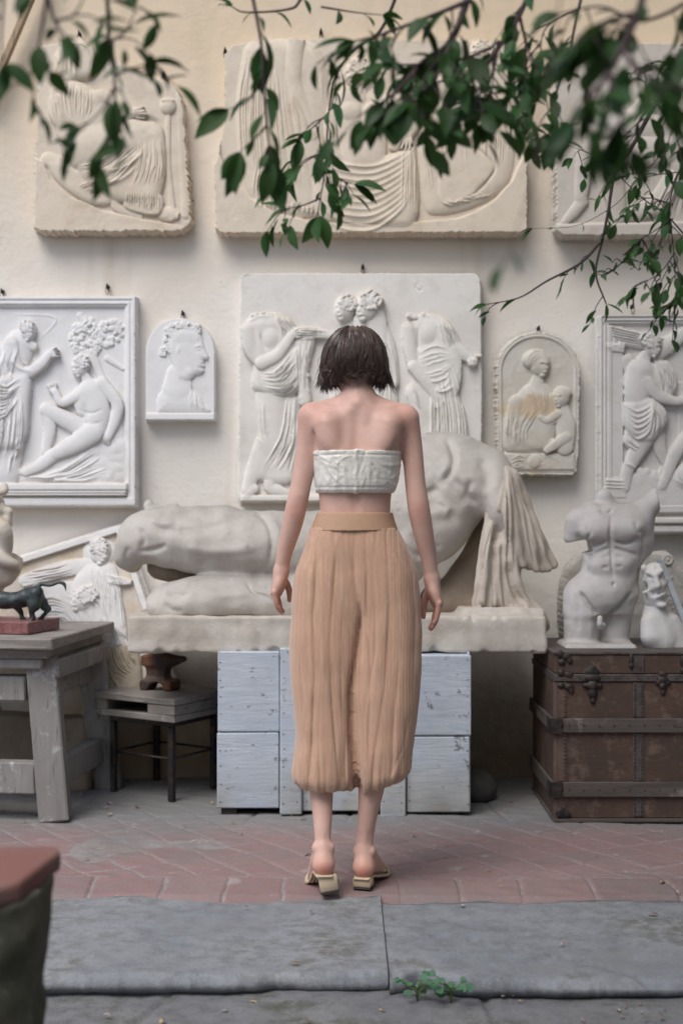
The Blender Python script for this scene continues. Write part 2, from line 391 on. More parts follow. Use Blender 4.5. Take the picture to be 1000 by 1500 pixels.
# the two long step slabs
s_mat = m_stone('blue_grey_sandstone', (.205, .218, .236), (.265, .272, .278), (.125, .132, .138), (.135, .135, .115), 1, 1)
def slab(x0, x1, y0, y1, zt, zb, name, seed, ns=30):
    nx = int((x1-x0)/.008); xs = np.linspace(x0, x1, nx)
    pr = [(y1, zb), (y1, zt)]+[(y1-(y1-y0-.03)*t, zt) for t in np.linspace(.03, 1, ns)]
    pr += [(y0+.03-.03*math.sin(a), zt-.028+.028*math.cos(a)) for a in np.linspace(.2, 1.5, 7)]+[(y0+.004, zt-.036), (y0+.02, zt-.046), (y0+.06, zb)]
    pr = np.array(pr); n = len(pr); X = np.repeat(xs[:, None], n, 1); Yp = np.repeat(pr[None, :, 0], nx, 0).copy(); Zp = np.repeat(pr[None, :, 1], nx, 0).copy()
    wob = .006*snoise(xs[:, None], 3, seed)+.003*snoise(xs[:, None], 19, seed+1)+.002*snoise(xs[:, None], 60, seed+2)+.03*np.clip(snoise(xs[:, None], 14, seed+19)-1.1, 0, 1)+.0012*snoise(xs[:, None], 170, seed+9)
    fr = np.clip((y1-pr[:, 0])/(y1-y0), 0, 1)**6
    if seed == 5: wob = wob+.05*np.exp(-((xs-.20)/.05)**2)
    Yp += wob[:, None]*fr[None]
    bk = .012*snoise(xs[:, None], 6, seed+7)+.006*snoise(xs[:, None], 31, seed+8); Yp[:, :2] += bk[:, None]
    top = (pr[:, 1] > zt-.02)
    G = np.stack([X, Yp], -1); Zp += top[None]*(.004*snoise(G, 6, seed+3)+.0025*snoise(G, 22, seed+4)+.0012*snoise(G, 70, seed+6))
    if seed == 5: Zp += top[None]*joints(X, Yp, [(.10, 3.86, .34, 3.82), (.34, 3.82, .62, 3.62), (.62, 3.62, .8, 3.42), (.1, 3.86, .13, 3.5)], .006, .010)
    else: Zp += top[None]*joints(X, Yp, [(-1.0, 3.45, -.7, 4.0)], .004, .004)
    V = np.stack([X, Yp, Zp], -1).reshape(-1, 3); i = np.arange((nx-1)*n).reshape(nx-1, n)[:, :-1].ravel()
    F = np.stack([i, i+1, i+n+1, i+n], 1)
    return tag(mesh(name, V, F, s_mat), kind='structure')
slab(-2.2, .1148, 3.50, 4.215, -.006, -.09, 'stone_step', 2)
slab(.1176, 2.2, 3.47, 4.165, -.008, -.09, 'stone_step', 5)
# worn red tiles: every tile has its own raised top, cut by an irregular edge
def m_tile():
    k = NT('worn_red_tile'); a = k.attr(); n1 = k.noise(2.0, 5, .65, dist=.5); n2 = k.noise(18, 6, .7); n3 = k.noise(90, 3, .7)
    c = k.ramp(a, (0, (.29, .275, .265)), (.14, (.25, .225, .215)), (.2, (.245, .155, .145)), (.6, (.275, .18, .168)), (1, (.21, .147, .14)))
    c = k.mix(k.rng(n2, .42, .66, 0, .7), c, (.22, .175, .168)); c = k.mix(k.rng(n1, .50, .64, 0, .75), c, (.205, .175, .165))
    far = k.rng(k.math('ADD', k.pos(1), k.math('MULTIPLY', n1, .5)), 5.15, 5.5)
    c = k.mix(far, c, (.20, .195, .19)); c = k.mix(k.rng(n3, .62, .72, 0, .5), c, (.4, .37, .35))
    c = k.mix(k.rng(k.noise(7, 4, .7), .63, .67, 0, .5), c, (.38, .36, .34))
    return k.out(c, k.rng(n2, .3, .7, .6, .9), k.math('ADD', n2, k.math('MULTIPLY', n3, .35)), .006, .6, .3)
def tile_field():
    nx, ny = 760, 330; X, Y = np.meshgrid(np.linspace(-2.2, 2.2, nx), np.linspace(4.17, 6.1, ny), indexing='ij')
    u = X+.006*nz2(X, Y, 7, 4)+.004*nz2(X, Y, 22, 14); v = Y+.006*nz2(X, Y, 7, 5)+.004*nz2(X, Y, 22, 15)
    S = .15; a = (u*.90+(v-4)*.6)/S; b = (-u*.55+(v-4)*1.0)/S      # slanting lattice
    ia, ib = np.floor(a), np.floor(b); e = np.minimum(np.minimum(a-ia, 1-(a-ia)), np.minimum(b-ib, 1-(b-ib)))*S
    h = lambda p, q: np.modf(np.abs(np.sin(p*127.1+q*311.7)*43758.5453))[0]
    t = h(ia, ib)
    row = v < 4.405; bx = (u+.06*np.sin(3*u))/.20; ir = np.floor(bx); er = np.minimum(np.minimum(bx-ir, 1-(bx-ir))*.20, np.minimum(np.abs(v-4.405), 1))
    e = np.where(row, er, np.minimum(e, np.abs(v-4.405))); t = np.where(row, h(ir, 7.), t)
    wear = np.clip(.5+.5*nz2(X, Y, 5, 6)+.35*nz2(X, Y, 14, 16), 0, 1); wear = np.where(row, wear*.5, wear)
    top = np.clip((e-.002)/.006, 0, 1)*np.clip(1.5-1.1*wear, .12, 1)
    z = -.004+.0065*top*(1-.25*wear)+.004*nz2(X, Y, 4, 8)+.0012*nz2(X, Y, 60, 18)*(.4+wear)+(t-.5)*.004*top
    far = np.clip((Y-5.1)/.3+.3*nz2(X, Y, 8, 10), 0, 1); z = z*(1-far)+far*(.001+.003*nz2(X, Y, 12, 11)+.0012*nz2(X, Y, 60, 18)+joints(X, Y, [(-2, 5.32, 2, 5.26), (-.35, 5.2, -.2, 6), (.62, 5.2, .5, 6), (.02, 5.2, .1, 6)], .008, .008))
    z -= .03*np.clip((4.205-Y+.012*nz2(X, Y, 12, 30))/.03, 0, 1)*(X > -9)
    at = np.where(top > .45, .2+.8*t, .1*top)
    V = np.stack([X, Y, z], -1).reshape(-1, 3); i = np.arange((nx-1)*ny).reshape(nx-1, ny)[:, :-1].ravel()
    tag(mesh('tile_pavement', V, np.stack([i, i+ny, i+ny+1, i+1], 1), m_tile(), attr=at.ravel()), kind='structure')
tile_field()
# unseen, added to block sky light: house behind the camera, wall on the right
def blocker(name, label, lo, hi, mat):
    t = thing(name, label, 'light blocker', ((lo[0]+hi[0])/2, (lo[1]+hi[1])/2, 0)); q = MB(); q.box(lo, hi, None, .02); q.build('wall', mat, t)
k = NT('blocker_plaster'); HM = k.out(k.mix(k.noise(2, 5), (.40, .39, .37), (.34, .33, .32)), .9)
blocker('rear_sky_blocker', 'unseen house closing the courtyard behind the photographer', (-6, -7, -.1), (6, -5, 5.2), HM)
blocker('side_sky_blocker', 'high unseen wall added beyond the old trunk to cut sky light', (2.75, -2, -.1), (3.05, 6.0, 6.6), HM)
# ---------------------------------------------------------------- plaster reliefs, carved as height fields on their own slabs
def sdpoly(X, Y, poly):          # signed distance, positive inside
    p = np.asarray(poly, float); q = np.roll(p, -1, 0); D = np.full(X.shape, 1e9); W = np.zeros(X.shape, bool)
    for (ax, ay), (bx, by) in zip(p, q):
        ex, ey = bx-ax, by-ay; L = ex*ex+ey*ey+1e-9
        t = np.clip(((X-ax)*ex+(Y-ay)*ey)/L, 0, 1); np.minimum(D, (X-ax-t*ex)**2+(Y-ay-t*ey)**2, out=D)
        if ay != by: W ^= ((ay > Y) != (by > Y)) & (X < ex*(Y-ay)/ey+ax)
    return np.where(W, 1, -1)*np.sqrt(D)
class Relief:
    def __init__(s, x0, y0, x1, y1, Yb, step=1.0, lean=0):
        s.X, s.Y = np.meshgrid(np.arange(x0, x1+.1, step), np.arange(y0, y1+.1, step), indexing='ij')
        s.x0, s.y0, s.st, s.Yb, s.lean = x0, y0, step, Yb, lean; s.H = np.zeros_like(s.X); s.I = np.zeros(s.X.shape, int); s.id = 1; s.hsc = .64; s.r = np.random.RandomState(int(abs(x0)*7+y0) % 9999)
    def sl(s, lo, hi, pad=3):
        a = np.clip(((np.array(lo)-pad-[s.x0, s.y0])/s.st).astype(int), 0, s.X.shape); b = np.clip(((np.array(hi)+pad-[s.x0, s.y0])/s.st).astype(int)+2, 0, s.X.shape)
        return (slice(a[0], b[0]), slice(a[1], b[1]))
    def put(s, sl, h, k):
        c = s.H[sl]; t = np.clip(.5+.5*(h-c)/max(k, .01), 0, 1)
        n = c*(1-t)+h*t+k*t*(1-t); ok = h > -40; n = np.where(ok, n, c)
        if s.id is not None: s.I[sl] = np.where(ok & (h > c-.2) & (h > .4), s.id, s.I[sl])
        s.H[sl] = np.maximum(n, c)
    def cap(s, pts, r, hs=.62, base=0, k=1.6, n=6):
        hs = hs*.85
        pts = np.asarray(pts, float); r = np.broadcast_to(np.asarray(r, float), (len(pts),)); bs = np.broadcast_to(np.asarray(base, float), (len(pts),))
        q = catmull(np.hstack([pts, r[:, None], bs[:, None]]), n) if len(pts) > 2 else np.hstack([pts, r[:, None], bs[:, None]])
        sl = s.sl(q[:, :2].min(0)-q[:, 2].max(), q[:, :2].max(0)+q[:, 2].max()); X, Y = s.X[sl], s.Y[sl]; O = np.full(X.shape, -50.)
        for a, b in zip(q[:-1], q[1:]):
            d = b[:2]-a[:2]; t = np.clip(((X-a[0])*d[0]+(Y-a[1])*d[1])/(d@d+1e-9), 0, 1); rr = a[2]+(b[2]-a[2])*t
            e = rr**2-(X-a[0]-t*d[0])**2-(Y-a[1]-t*d[1])**2
            O = np.maximum(O, np.where(e > 0, a[3]+(b[3]-a[3])*t+hs*np.sqrt(np.maximum(e, 0)), -50))
        s.put(sl, O, k)
    def ell(s, x, y, rx, ry, ang=0, h=None, base=0, k=2.5):
        h = .6*min(rx, ry) if h is None else h; m = max(rx, ry); sl = s.sl((x-m, y-m), (x+m, y+m)); X, Y = s.X[sl]-x, s.Y[sl]-y
        c, q = math.cos(R(ang)), math.sin(R(ang)); u = (X*c+Y*q)/rx; v = (-X*q+Y*c)/ry; e = 1-u*u-v*v
        s.put(sl, np.where(e > 0, base+h*np.sqrt(np.maximum(e, 0)), -50), k)
    def poly(s, pts, h, edge=8, k=2.5, base=0, smooth=True):
        p = catmull(list(pts)+[pts[0]], 5)[:-1] if smooth else pts; p = np.asarray(p)
        sl = s.sl(p.min(0), p.max(0)); d = sdpoly(s.X[sl], s.Y[sl], p); t = np.clip(d/edge, 0, 1)
        s.put(sl, np.where(d > 0, base+h*np.sqrt(1-(1-t)**2), -50), k)
    def ridge(s, pts, w, h, only=True, n=5, taper=.35):
        q = catmull(pts, n) if len(pts) > 2 else catmull(pts, 6); L = np.concatenate([[0], np.cumsum(np.linalg.norm(np.diff(q, axis=0), axis=1))]); L /= L[-1]+1e-9
        sl = s.sl(q.min(0)-3*w, q.max(0)+3*w); X, Y = s.X[sl], s.Y[sl]; D = np.full(X.shape, 1e9); T = np.zeros(X.shape)
        for a, b, l0, l1 in zip(q[:-1], q[1:], L[:-1], L[1:]):
            d = b-a; t = np.clip(((X-a[0])*d[0]+(Y-a[1])*d[1])/(d@d+1e-9), 0, 1); e = (X-a[0]-t*d[0])**2+(Y-a[1]-t*d[1])**2
            m = e < D; D[m] = e[m]; T[m] = (l0+(l1-l0)*t)[m]
        g = h*np.exp(-(D/(w*w))**.75); g = g*np.clip(np.minimum(T, 1-T)/taper+.15, 0, 1) if taper else g
        if only: g = g*np.clip((s.H[sl]-.6)/1.2, 0, 1)
        s.H[sl] += g
    def folds(s, A, B, n, w, h, jit=.5, only=True, taper=.3, dig=True):
        if n > 3: n = int(n*1.6); w = w*.68
        rs = lambda p: catmull(p, 6)[np.linspace(0, len(catmull(p, 6))-1, 9).astype(int)]
        A, B = rs(A), rs(B)
        for i in range(n):
            t = np.clip((i+s.r.uniform(-jit, jit)*.6)/max(n-1, 1), -.03, 1.03); p = A*(1-t)+B*t; lo, hi = s.r.uniform(0, .25), s.r.uniform(.8, 1)
            a, b = int(lo*8), max(int(hi*8), int(lo*8)+3); ww = w*s.r.uniform(.6, 1.05); hh = 1.5*h*s.r.uniform(.6, 1.3)
            pp = p[a:b+1]+s.r.normal(0, w*.25, (b+1-a, 2)); s.ridge(pp, ww, hh, only, 3, taper)
            if dig and i < n-1:
                t2 = (i+.5)/max(n-1, 1); s.ridge((A*(1-t2)+B*t2)[a:b+1], w*.55, -h*.9, only, 3, taper)
    def curls(s, x, y, rx, ry, n, r, h, base=0):
        for i in range(n):
            a = s.r.uniform(0, 6.28); q = math.sqrt(s.r.uniform(.1, 1)); s.ell(x+rx*q*math.cos(a), y+ry*q*math.sin(a), r*s.r.uniform(.7, 1.3), r*s.r.uniform(.6, 1), s.r.uniform(0, 180), h, base+s.r.uniform(-.5, .5), 1)
    def head(s, x, y, r, dirx=1, base=0, tilt=0, hair=True, prof=False):
        c, q = math.cos(R(tilt)), math.sin(R(tilt)); T = lambda u, v: (x+(u*c-v*q)*r*dirx, y+(u*q*dirx*dirx+v*c)*r) if dirx > 0 else (x-(u*c-v*q)*r, y+(u*q+v*c)*r)
        s.ell(x, y, r*.86, r*1.08, tilt*dirx, .75*r, base)                       # skull and face
        s.ell(*T(.28, .35), r*.55, r*.72, tilt*dirx, .72*r, base)
        nx = .42 if not prof else .86
        s.cap([T(nx-.04, -.1), T(nx+.12, .28)], [r*.10, r*.15], .8, base+.62*r, 1)
        s.ell(*T(nx+.02, .62), r*.2, r*.1, tilt, .2*r, base+.55*r, 1); s.ell(*T(.3, .92), r*.26, r*.22, 0, .3*r, base+.35*r, 1.5)
        for e in (.12, .66 if not prof else .62): s.ridge([T(e-.14, .02), T(e+.14, .02)], r*.12, -.16*r, False)
        s.ridge([T(-.05, -.12), T(.3, -.2), T(.75, -.1)], r*.1, .1*r, False)
        if hair:
            s.ell(*T(-.28, -.4), r*.82, r*.82, tilt, .85*r, base, 1.5); s.curls(*T(-.3, -.42), r*.78, r*.72, 60, r*.13, .11*r, base+.74*r)
    def hand(s, x, y, ang, L, base=0, nf=4, spread=9):
        d = lambda a, l: (x+math.cos(R(a))*l, y+math.sin(R(a))*l)
        s.cap([(x, y), d(ang, L*.45)], [L*.20, L*.24], .6, base)
        for i in range(nf):
            a = ang+(i-(nf-1)/2)*spread; p = d(ang+(i-(nf-1)/2)*22, L*.42); e = (p[0]+math.cos(R(a))*L*.5, p[1]+math.sin(R(a))*L*.5)
            s.cap([p, e], [L*.085, L*.065], .8, base+.1*L, .5)
        p = d(ang-50, L*.25); s.cap([d(ang-70, L*.12), (p[0]+math.cos(R(ang-25))*L*.35, p[1]+math.sin(R(ang-25))*L*.35)], [L*.1, L*.07], .8, base+.08*L, .5)
    def finish(s, name, label, mats, names, outline, T, rough=.35, smooth_out=True, chips=1.0, edge_r=1.5, cat='relief'):
        if outline is not None:
            p = np.asarray(outline, float); sd = sdpoly(s.X, s.Y, p)
        else: sd = np.full(s.X.shape, 99.)
        g = np.stack([s.X, s.Y], -1)
        sd = sd+chips*(.5*snoise(g, .35, 11)+.4*snoise(g, .9, 12)) if chips else sd
        H = s.H*s.hsc+rough*.45*(.6*snoise(g, .07, 1, 9)+.4*snoise(g, .22, 2, 9)+.35*snoise(g, .6, 3, 11)*np.clip(snoise(g, .05, 7, 9), 0, 1)+.3*snoise(g, 1.4, 4, 11)*np.clip(snoise(g, .09, 8, 9), 0, 1))-1.0*np.clip(1-sd/edge_r, 0, 1)**2
        k = s.Yb/FPX; t = np.clip((sd+.8)/1.6, 0, 1); t = t*t*(3-2*t)
        Yw = (s.Yb+T)*(1-t)+(s.Yb-H*k)*t+s.lean*(s.Y-s.y0)*-k
        V = np.stack([(s.X-500)*k, Yw, CZ-(s.Y-750)*k], -1); nx, ny = s.X.shape
        i = np.arange((nx-1)*ny).reshape(nx-1, ny)[:, :-1].ravel(); F = np.stack([i, i+1, i+ny+1, i+ny], 1)
        sf = sd.ravel(); F = F[(sf[F] > -2.2).any(1)]; V = V.reshape(-1, 3); ids = s.I.ravel()[F].max(1) if False else s.I.ravel()[F[:, 0]]
        vis = V[np.unique(F)]; root = thing(name, label, cat, ((vis[:, 0].min()+vis[:, 0].max())/2, s.Yb+T/2, vis[:, 2].min()))
        for u in np.unique(ids):
            f = F[ids == u]; uq, inv = np.unique(f, return_inverse=True); nm = names.get(int(u), 'carved_figure')
            m = mats.get(int(u), mats[0]) if isinstance(mats, dict) else mats
            mesh(nm, V[uq], inv.reshape(-1, 4).astype(np.int32), m, root)
        return root
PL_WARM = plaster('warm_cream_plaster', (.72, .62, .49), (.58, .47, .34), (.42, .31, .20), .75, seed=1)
PL_WHITE = plaster('white_plaster', (.77, .735, .675), (.64, .60, .53), (.42, .33, .23), .9, .53, seed=2)
PL_COOL = plaster('chalk_white_plaster', (.79, .775, .755), (.70, .675, .63), (.46, .39, .31), .85, .56, seed=3)
PL_STAIN = plaster('ochre_stained_plaster', (.62, .585, .51), (.52, .45, .34), (.42, .36, .28), .6, .5, seed=4, spots=(.56, .41, .25))
PL_GREY = plaster('greyed_plaster', (.66, .635, .60), (.53, .49, .44), (.38, .33, .27), .75, .55, seed=5)
YR = WALL-.095
def reliefA():
    r = Relief(40, 48, 292, 346, WALL-.075)
    r.H += 2.5
    arc = [(52, 232), (64, 236), (75, 262), (105, 288), (150, 308), (215, 322), (262, 330)]
    r.id = 0
    r.poly(arc+[(286, 345), (50, 345)], 4, 3, .5, 3, False)
    r.id = 1                                              # seated draped figure
    r.poly([(80, 82), (92, 66), (112, 56), (132, 64), (142, 80), (146, 104), (132, 118), (114, 120), (100, 128), (84, 120)], 13, 14, 3, 2)      # veil
    r.ell(124, 100, 9, 15, 8, -5, 13); r.ell(126, 103, 6, 9, 5, 3, 5, 1); r.ridge([(112, 60), (114, 86), (112, 116)], 2.2, 4); r.ridge([(136, 74), (140, 92), (134, 114)], 2, 3)
    r.folds([(84, 90), (84, 106), (90, 124)], [(108, 62), (106, 88), (106, 118)], 5, 2.0, 2.6); r.folds([(116, 58), (130, 62), (142, 84)], [(116, 66), (128, 72), (136, 90)], 3, 1.6, 2)
    r.poly([(82, 122), (96, 116), (122, 122), (150, 138), (164, 160), (160, 196), (150, 232), (112, 250), (94, 228), (82, 190), (78, 150)], 13, 18, 3, 3)
    r.ell(142, 146, 13, 13, 0, 6, 11); r.cap([(86, 134), (84, 168), (104, 196)], [10, 11, 9], .6, 9); r.cap([(150, 142), (172, 152), (186, 170)], [10, 8, 6], .65, 10); r.cap([(104, 196), (140, 190), (178, 176), (196, 170)], [9, 8, 6.5, 5.5], .65, 11); r.hand(192, 170, -8, 24, 10); r.cap([(186, 162), (204, 166), (214, 170)], [5, 7, 4], .6, 9)
    r.folds([(100, 122), (98, 150), (106, 186)], [(134, 128), (134, 160), (126, 186)], 7, 2.0, 2.2); r.folds([(80, 140), (80, 170), (92, 196)], [(92, 132), (94, 164), (108, 192)], 5, 1.8, 2.2); r.folds([(104, 200), (120, 214), (128, 236)], [(150, 194), (148, 214), (140, 240)], 6, 2, 2.2)
    r.cap([(128, 216), (178, 204), (222, 198)], [34, 30, 19], .5, 7); r.cap([(224, 202), (226, 250), (218, 298)], [18, 18, 15], .55, 6); r.cap([(190, 232), (196, 262), (192, 292)], [15, 14, 11], .5, 5)
    r.poly([(108, 232), (150, 214), (235, 190), (238, 285), (196, 300), (156, 290), (120, 262)], 11, 16, 4, 4)
    r.folds([(112, 248), (150, 238), (210, 196)], [(140, 278), (172, 266), (232, 206)], 9, 2.2, 2.2); r.folds([(206, 208), (204, 244), (186, 286)], [(236, 208), (238, 244), (232, 286)], 7, 2.4, 1.8); r.ridge([(150, 252), (176, 250), (200, 236), (216, 214)], 3, 3); r.ridge([(140, 268), (172, 268), (196, 252), (206, 232)], 3, 3)
    r.poly([(186, 282), (236, 284), (234, 317), (184, 307)], 8, 4, 2, 3); r.folds([(188, 284), (186, 305)], [(234, 286), (233, 315)], 9, 1.5, 2, .1)
    r.cap([(170, 284), (172, 304), (206, 318)], [9, 7, 5], .6, 4)
    r.id = 2
    r.cap([(72, 234), (98, 248)], [11, 13], .6, 3); r.poly([(66, 236), (100, 240), (160, 272), (165, 300), (130, 300), (85, 268)], 8, 10, 3, 2); r.folds([(118, 275), (150, 262)], [(130, 284), (165, 270)], 8, 1.3, 2.4)
    r.id = 3
    r.cap([(247, 165), (247, 240), (253, 305)], [4, 4, 5], .8, 3); r.ell(247, 156, 12, 13, 0, 9, 3); r.ell(247, 149, 10, 4, 0, 3, 9, .5); r.ell(248, 315, 17, 12, 0, 6, 3); r.curls(248, 315, 14, 10, 9, 4, 1.5, 7)
    r.cap([(262, 140), (266, 230), (272, 315)], [5, 4, 7], .7, 1)
    out = [(55, 70), (66, 65), (90, 62), (117, 55), (135, 65), (146, 78), (165, 88), (196, 100), (222, 113), (240, 116), (261, 132), (268, 147), (271, 192), (277, 270), (281, 326), (267, 340), (60, 340), (50, 333), (50, 228), (55, 180)]
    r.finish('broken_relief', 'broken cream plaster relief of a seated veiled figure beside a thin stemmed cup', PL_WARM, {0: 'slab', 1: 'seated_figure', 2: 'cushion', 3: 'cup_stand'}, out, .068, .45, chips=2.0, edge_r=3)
reliefA()
def reliefB():
    r = Relief(308, 48, 780, 350, WALL-.075)
    bowl = [(318, 40), (323, 227), (339, 264), (365, 290), (404, 313), (460, 326), (540, 330), (628, 325), (670, 321), (696, 311), (722, 295), (748, 267), (765, 230), (770, 40)]
    d = sdpoly(r.X, r.Y, np.array(bowl, float)); r.H += 8*(1-np.clip((d+1)/2.2, 0, 1)); r.H += 1.5
    r.id = 1
    r.poly([(358, 70), (372, 62), (430, 58), (470, 75), (482, 150), (470, 250), (470, 312), (420, 318), (372, 296), (352, 240), (346, 150)], 10, 26, 3, 1)
    r.folds([(364, 75), (352, 160), (358, 285)], [(425, 110), (440, 200), (462, 315)], 15, 2.2, 2.4); r.folds([(378, 240), (372, 275), (376, 300)], [(396, 250), (394, 280), (402, 312)], 4, 2.0, 2)
    r.folds([(452, 72), (470, 110), (470, 160)], [(470, 75), (484, 120), (474, 200)], 4, 1.8, 1.6)
    r.poly([(372, 292), (420, 300), (470, 306), (466, 318), (430, 322), (380, 306)], 5, 4, 1, 0, False); r.folds([(374, 292), (376, 300), (378, 306)], [(464, 304), (464, 312), (462, 318)], 9, 2.6, 2.4); r.cap([(396, 306), (388, 314)], [7, 5], .6, 2); r.cap([(440, 316), (430, 324)], [7, 5], .6, 2)
    r.cap([(434, 60), (430, 115), (440, 150), (452, 182)], [13, 12, 10, 8], .65, 9); r.hand(452, 186, 70, 22, 9)
    r.folds([(420, 130), (432, 160), (445, 200)], [(425, 128), (440, 160), (458, 210)], 3, 1.6, 2)
    r.id = 2                                             # seated figure, bare torso, swags of cloth over the lap
    r.head(522, 108, 20, -1, 6, 8); r.cap([(524, 125), (526, 145)], [11, 13], .6, 5)
    r.cap([(508, 152), (520, 185), (528, 232)], [26, 28, 30], .5, 4); r.cap([(552, 150), (545, 190), (540, 230)], [20, 22, 26], .5, 4)
    r.ell(512, 165, 17, 14, 10, 7, 12); r.ell(548, 164, 16, 13, -8, 7, 12); r.ridge([(529, 150), (530, 230)], 2.5, -2)
    r.cap([(496, 150), (484, 190), (492, 225), (520, 240)], [12, 10, 8, 7], .65, 8); r.cap([(568, 150), (580, 185), (578, 215)], [12, 11, 9], .65, 7)
    r.poly([(470, 222), (530, 236), (600, 216), (609, 222), (609, 328), (540, 332), (468, 322), (455, 270)], 12, 16, 3, 2)
    for i in range(10):
        y = 226+i*9; r.ridge([(462+i, y+i*1.0), (500, y+16+i*1.4), (545, y+20+i*1.2), (585, y+4), (604, y-12-i*2)], 2.4, 2.8*r.r.uniform(.6, 1.2))
    r.folds([(590, 220), (588, 270), (588, 328)], [(607, 222), (607, 270), (607, 328)], 4, 2, 2)
    r.id = 3
    r.poly([(618, 150), (650, 105), (700, 85), (742, 92), (754, 150), (752, 240), (735, 280), (690, 306), (640, 316), (620, 300), (612, 220)], 9, 22, 3, 1)
    r.folds([(622, 150), (618, 220), (630, 305)], [(735, 110), (745, 180), (738, 275)], 20, 1.9, 2.2)
    r.poly([(676, 202), (720, 240), (716, 262), (700, 278), (690, 292), (650, 302), (640, 280), (650, 230)], 4, 6, 2, 8); r.ridge([(676, 200), (722, 242), (714, 265), (698, 282), (676, 294)], 1.5, -2.5, False)
    r.folds([(648, 298), (660, 302), (672, 300)], [(700, 284), (712, 288), (722, 284)], 8, 2, 2)
    r.cap([(675, 70), (640, 135), (612, 175), (596, 200)], [14, 12, 10, 8], .7, 8); r.hand(597, 196, 105, 27, 10, 4, 7)
    r.head(700, 82, 19, -1, 6)
    out = [(323, 343), (316, 334), (314, 243), (319, 227), (328, 180), (329, 79), (339, 67), (370, 58), (404, 54), (440, 60), (471, 55), (530, 60), (600, 57), (700, 58), (752, 64), (760, 76), (763, 121), (765, 225), (772, 236), (771, 338), (762, 342)]
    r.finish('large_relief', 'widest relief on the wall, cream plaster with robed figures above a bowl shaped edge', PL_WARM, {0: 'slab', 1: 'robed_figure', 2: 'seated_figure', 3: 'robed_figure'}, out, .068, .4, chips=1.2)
reliefB()
def reliefC():
    r = Relief(806, 60, 1100, 352, WALL-.075)
    r.H += 1; r.id = 0; r.poly([(813, 328), (1098, 322), (1098, 350), (813, 350)], 9, 5, 1, 0, False)
    r.id = 1
    r.cap([(975, 195), (920, 182), (866, 186)], [22, 20, 15], .6, 4); r.cap([(860, 190), (856, 240), (850, 290)], [14, 13, 9], .65, 5); r.cap([(852, 296), (838, 314), (826, 326)], [9, 8, 5], .65, 4)
    r.cap([(1000, 215), (945, 222), (892, 226)], [22, 23, 17], .6, 6); r.cap([(890, 226), (896, 270), (905, 318)], [16, 17, 12], .6, 4); r.cap([(905, 318), (960, 300), (985, 262)], [9, 16, 14], .6, 4)
    r.cap([(1010, 240), (1000, 190), (990, 140), (1000, 105)], [30, 30, 34, 20], .5, 4); r.head(1002, 85, 22, -1, 6); r.cap([(965, 135), (930, 165), (905, 200)], [12, 10, 8], .65, 8)
    r.cap([(1022, 130), (1050, 190), (1030, 240)], [14, 12, 10], .6, 6)
    r.folds([(985, 250), (960, 300), (950, 320)], [(1060, 250), (1060, 300), (1070, 325)], 8, 2.5, 2.5, only=False)
    r.ell(962, 214, 16, 8, 10, 5, 12)
    out = [(813, 130), (820, 80), (835, 66), (900, 62), (1095, 64), (1098, 346), (824, 346), (814, 338)]
    r.finish('figure_relief', 'grey cream plaster relief of a crouching nude behind the hanging twigs', plaster('dull_cream_plaster', (.6, .545, .47), (.5, .43, .34), (.38, .32, .24), .55, seed=6), {0: 'slab', 1: 'crouching_figure'}, out, .068, .35, chips=1.2)
reliefC()
def moulding(r, x0, y0, x1, y1, prof, id_):      # prof: list of (distance from the edge, height)
    d = np.minimum(np.minimum(r.X-x0, x1-r.X), np.minimum(r.Y-y0, y1-r.Y)); p = np.array(prof)
    h = np.interp(d, p[:, 0], p[:, 1]); m = d < p[-1, 0]; r.H = np.where(m, h, r.H+p[-1, 1]); r.I = np.where(m, id_, r.I)
